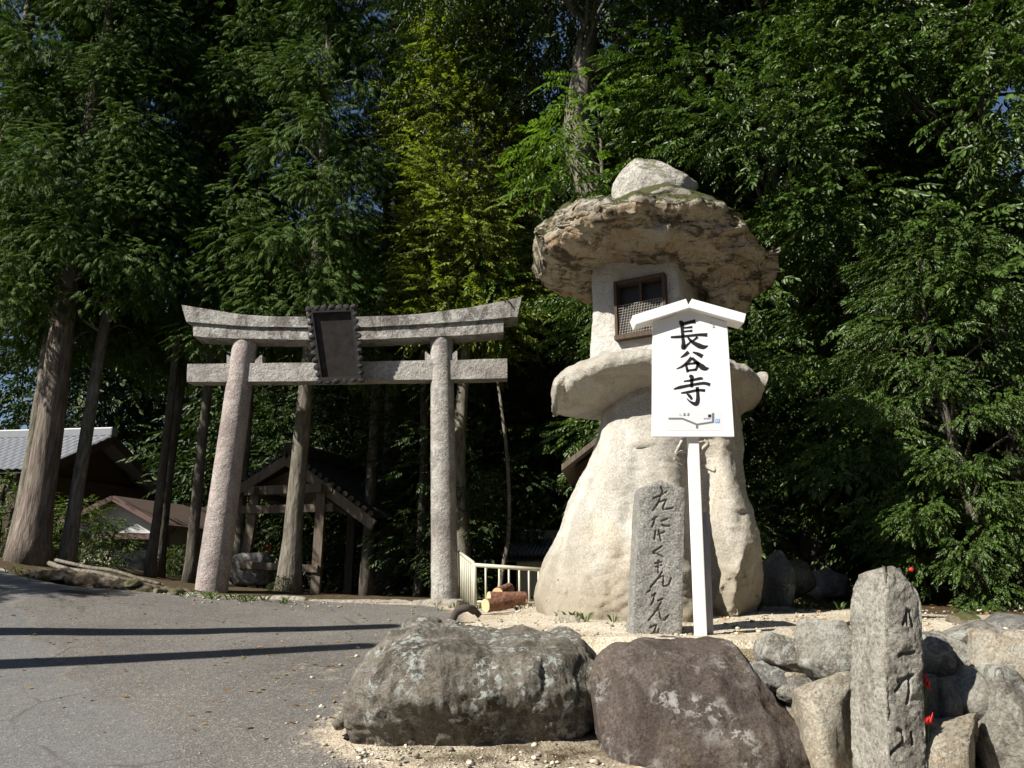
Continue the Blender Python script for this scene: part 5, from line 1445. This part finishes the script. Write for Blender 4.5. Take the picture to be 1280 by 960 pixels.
me = mesh_np('fallen_leaves', np.array(V), np.arange(4 * n).reshape(n, 4), M['dry_leaf'], False)
put('fallen_leaves', me, kind='stuff')

# loose pebbles and weeds
r = np.random.default_rng(91)
ph_ = (1 + 5 ** .5) / 2
IC = np.array([(-1, ph_, 0), (1, ph_, 0), (-1, -ph_, 0), (1, -ph_, 0), (0, -1, ph_), (0, 1, ph_), (0, -1, -ph_), (0, 1, -ph_), (ph_, 0, -1), (ph_, 0, 1), (-ph_, 0, -1), (-ph_, 0, 1)]) / 1.9
IF = np.array([(0, 11, 5), (0, 5, 1), (0, 1, 7), (0, 7, 10), (0, 10, 11), (1, 5, 9), (5, 11, 4), (11, 10, 2), (10, 7, 6), (7, 1, 8), (3, 9, 4), (3, 4, 2), (3, 2, 6), (3, 6, 8), (3, 8, 9), (4, 9, 5), (2, 4, 11), (6, 2, 10), (8, 6, 7), (9, 8, 1)])
def surf(xs, ys):
    return np.where(in_poly(xs, ys, ROAD), np.maximum(road_z(xs, ys), gz(xs, ys) * (ys > 5.9) - 9 * (ys <= 5.9)) + .012 + .012 * fbm(np.stack([xs, ys, 0 * xs], -1) * .9, 3, 8), gz(xs, ys) + .03 * fbm(np.stack([xs, ys, 0 * xs], -1) * 1.3, 3, 5))
px_ = np.concatenate([r.normal(-.9, .45, 700), r.uniform(-.6, 3.2, 1500), r.uniform(2, 5.5, 500), r.uniform(-1.2, .6, 420), r.uniform(-7, -1.5, 350)])
py_ = np.concatenate([r.uniform(5.5, 12, 700), 6.6 + 5 * r.random(1500) ** 1.5, r.uniform(6.2, 9, 500), r.uniform(5.3, 6.2, 420), 13.6 + r.normal(0, .3, 350)])
sz_ = .006 + .024 * r.random(len(px_)) ** 5
pv_ = IC[None] * (sz_[:, None, None] * r.uniform(.6, 1.25, (len(px_), 12, 1))) * np.array([1, 1, .65])
pv_ = pv_ + np.stack([px_, py_, surf(px_, py_) + sz_ * .3], -1)[:, None, :]
pf_ = IF[None] + (np.arange(len(px_)) * 12)[:, None, None]
me = mesh_np('loose_pebbles', pv_.reshape(-1, 3), pf_.reshape(-1, 3), M['pebble'], False); put('loose_pebbles', me, kind='stuff')
gp = []
for (x0, y0, sp_x, sp_y, n_) in ((1.9, 9.9, .5, .25, 40), (2.9, 9.6, .5, .3, 40), (3.3, 6.1, .7, .12, 30), (-4.6, 13.7, .9, .15, 40), (-.2, 13.3, .4, .2, 25), (.45, 7.85, .25, .05, 5), (2.2, 5.55, .5, .1, 16), (-8.0, 14.0, 1.0, .2, 40)):
    for _ in range(n_):
        x, y = x0 + r.normal() * sp_x, y0 + r.normal() * sp_y; z = float(surf(np.array([x]), np.array([y]))[0])
        for b in range(9):
            a = r.random() * 6.28; h = r.uniform(.03, .11); w = .004; o = np.array([math.cos(a), math.sin(a), 0]); q = np.array([-o[1], o[0], 0])
            c = np.array([x, y, z - .01]) + o * .012
            gp += [c - q * w, c + q * w, c + o * h * .35 + q * w * .6 + np.array([0, 0, h * .8]), c + o * h * .8 + np.array([0, 0, h])]
gp = np.array(gp); me = mesh_np('weeds', gp, np.arange(len(gp)).reshape(-1, 4), M['leaf_mid'], False); put('weeds', me, kind='stuff')

# ------------------------------------------------------------------ light
SD = Vector((-.83, -.56, 0)).normalized(); EL = R(40)
to_sun = Vector((SD.x * math.cos(EL), SD.y * math.cos(EL), math.sin(EL)))
# two leaning concrete poles by the roadside, outside the view; they throw the bars of shade over the road
def pole(pa, pb, xbase, label):
    """shadow runs on the ground from pa towards pb (road points)"""
    ga_, gb_ = [Vector((x, y, gzs(x, y))) for x, y in (pa, pb)]
    d = (gb_ - ga_); d.z = 0; d.normalize()
    # top of the pole: up the sun direction from the shadow's end
    T = gb_ + to_sun * (7.6 / to_sun.z)
    B = Vector((xbase, ga_.y + (xbase - ga_.x) * d.y / d.x, 0)); B.z = gzs(B.x, B.y)
    t = thing('utility_pole', label, 'utility pole', tuple(B), 'utility poles by the road')
    part('pole', tube([B + (T - B) * (i / 10) for i in range(11)], np.linspace(.27, .21, 11), 20), M['concrete'], t, True)
    return B, T
def on_road(px, py):
    d = ray(px, py); lo = 2.0
    for i in range(4000):
        y = 3 + i * .005; q = Vector((0, 0, EYE)) + d * (y / d.y)
        if q.z < float(road_z(np.array([q.x]), np.array([q.y]))[0]): return q.x, q.y
    return q.x, q.y
print('POLE', on_road(0, 790), on_road(480, 785), on_road(0, 832), on_road(450, 810))
print(pole(on_road(0, 791), on_road(485, 784), -9.5, 'concrete utility pole left of the road nearer the shrine'))
print(pole(on_road(0, 832), on_road(452, 809), -9.0, 'concrete utility pole left of the road nearer the viewer'))

W = bpy.data.worlds.new('World'); SC.world = W; W.use_nodes = True
nt = W.node_tree; nt.nodes.clear()
sky = nt.nodes.new('ShaderNodeTexSky'); sky.sky_type = 'NISHITA'; sky.sun_disc = False
sky.sun_elevation = EL; sky.sun_rotation = math.atan2(to_sun.x, to_sun.y); sky.air_density = 1.0; sky.dust_density = .6; sky.ozone_density = 1.5
bg = nt.nodes.new('ShaderNodeBackground'); bg.inputs[1].default_value = .05
wo = nt.nodes.new('ShaderNodeOutputWorld')
nt.links.new(sky.outputs[0], bg.inputs[0]); nt.links.new(bg.outputs[0], wo.inputs[0])
sl = bpy.data.lights.new('sun', 'SUN'); sl.energy = 5.0; sl.angle = R(.5); sl.color = (1.0, .94, .84)
so = bpy.data.objects.new('sun', sl); COL.objects.link(so)
so.rotation_euler = to_sun.to_track_quat('Z', 'Y').to_euler()
SC.view_settings.view_transform = 'Standard'; SC.view_settings.look = 'None'; SC.view_settings.gamma = 1; SC.view_settings.exposure = 0.85
SC.view_settings.use_curve_mapping = False
SC.cycles.max_bounces = 6; SC.cycles.diffuse_bounces = 3; SC.cycles.glossy_bounces = 2; SC.cycles.transmission_bounces = 3; SC.cycles.transparent_max_bounces = 4
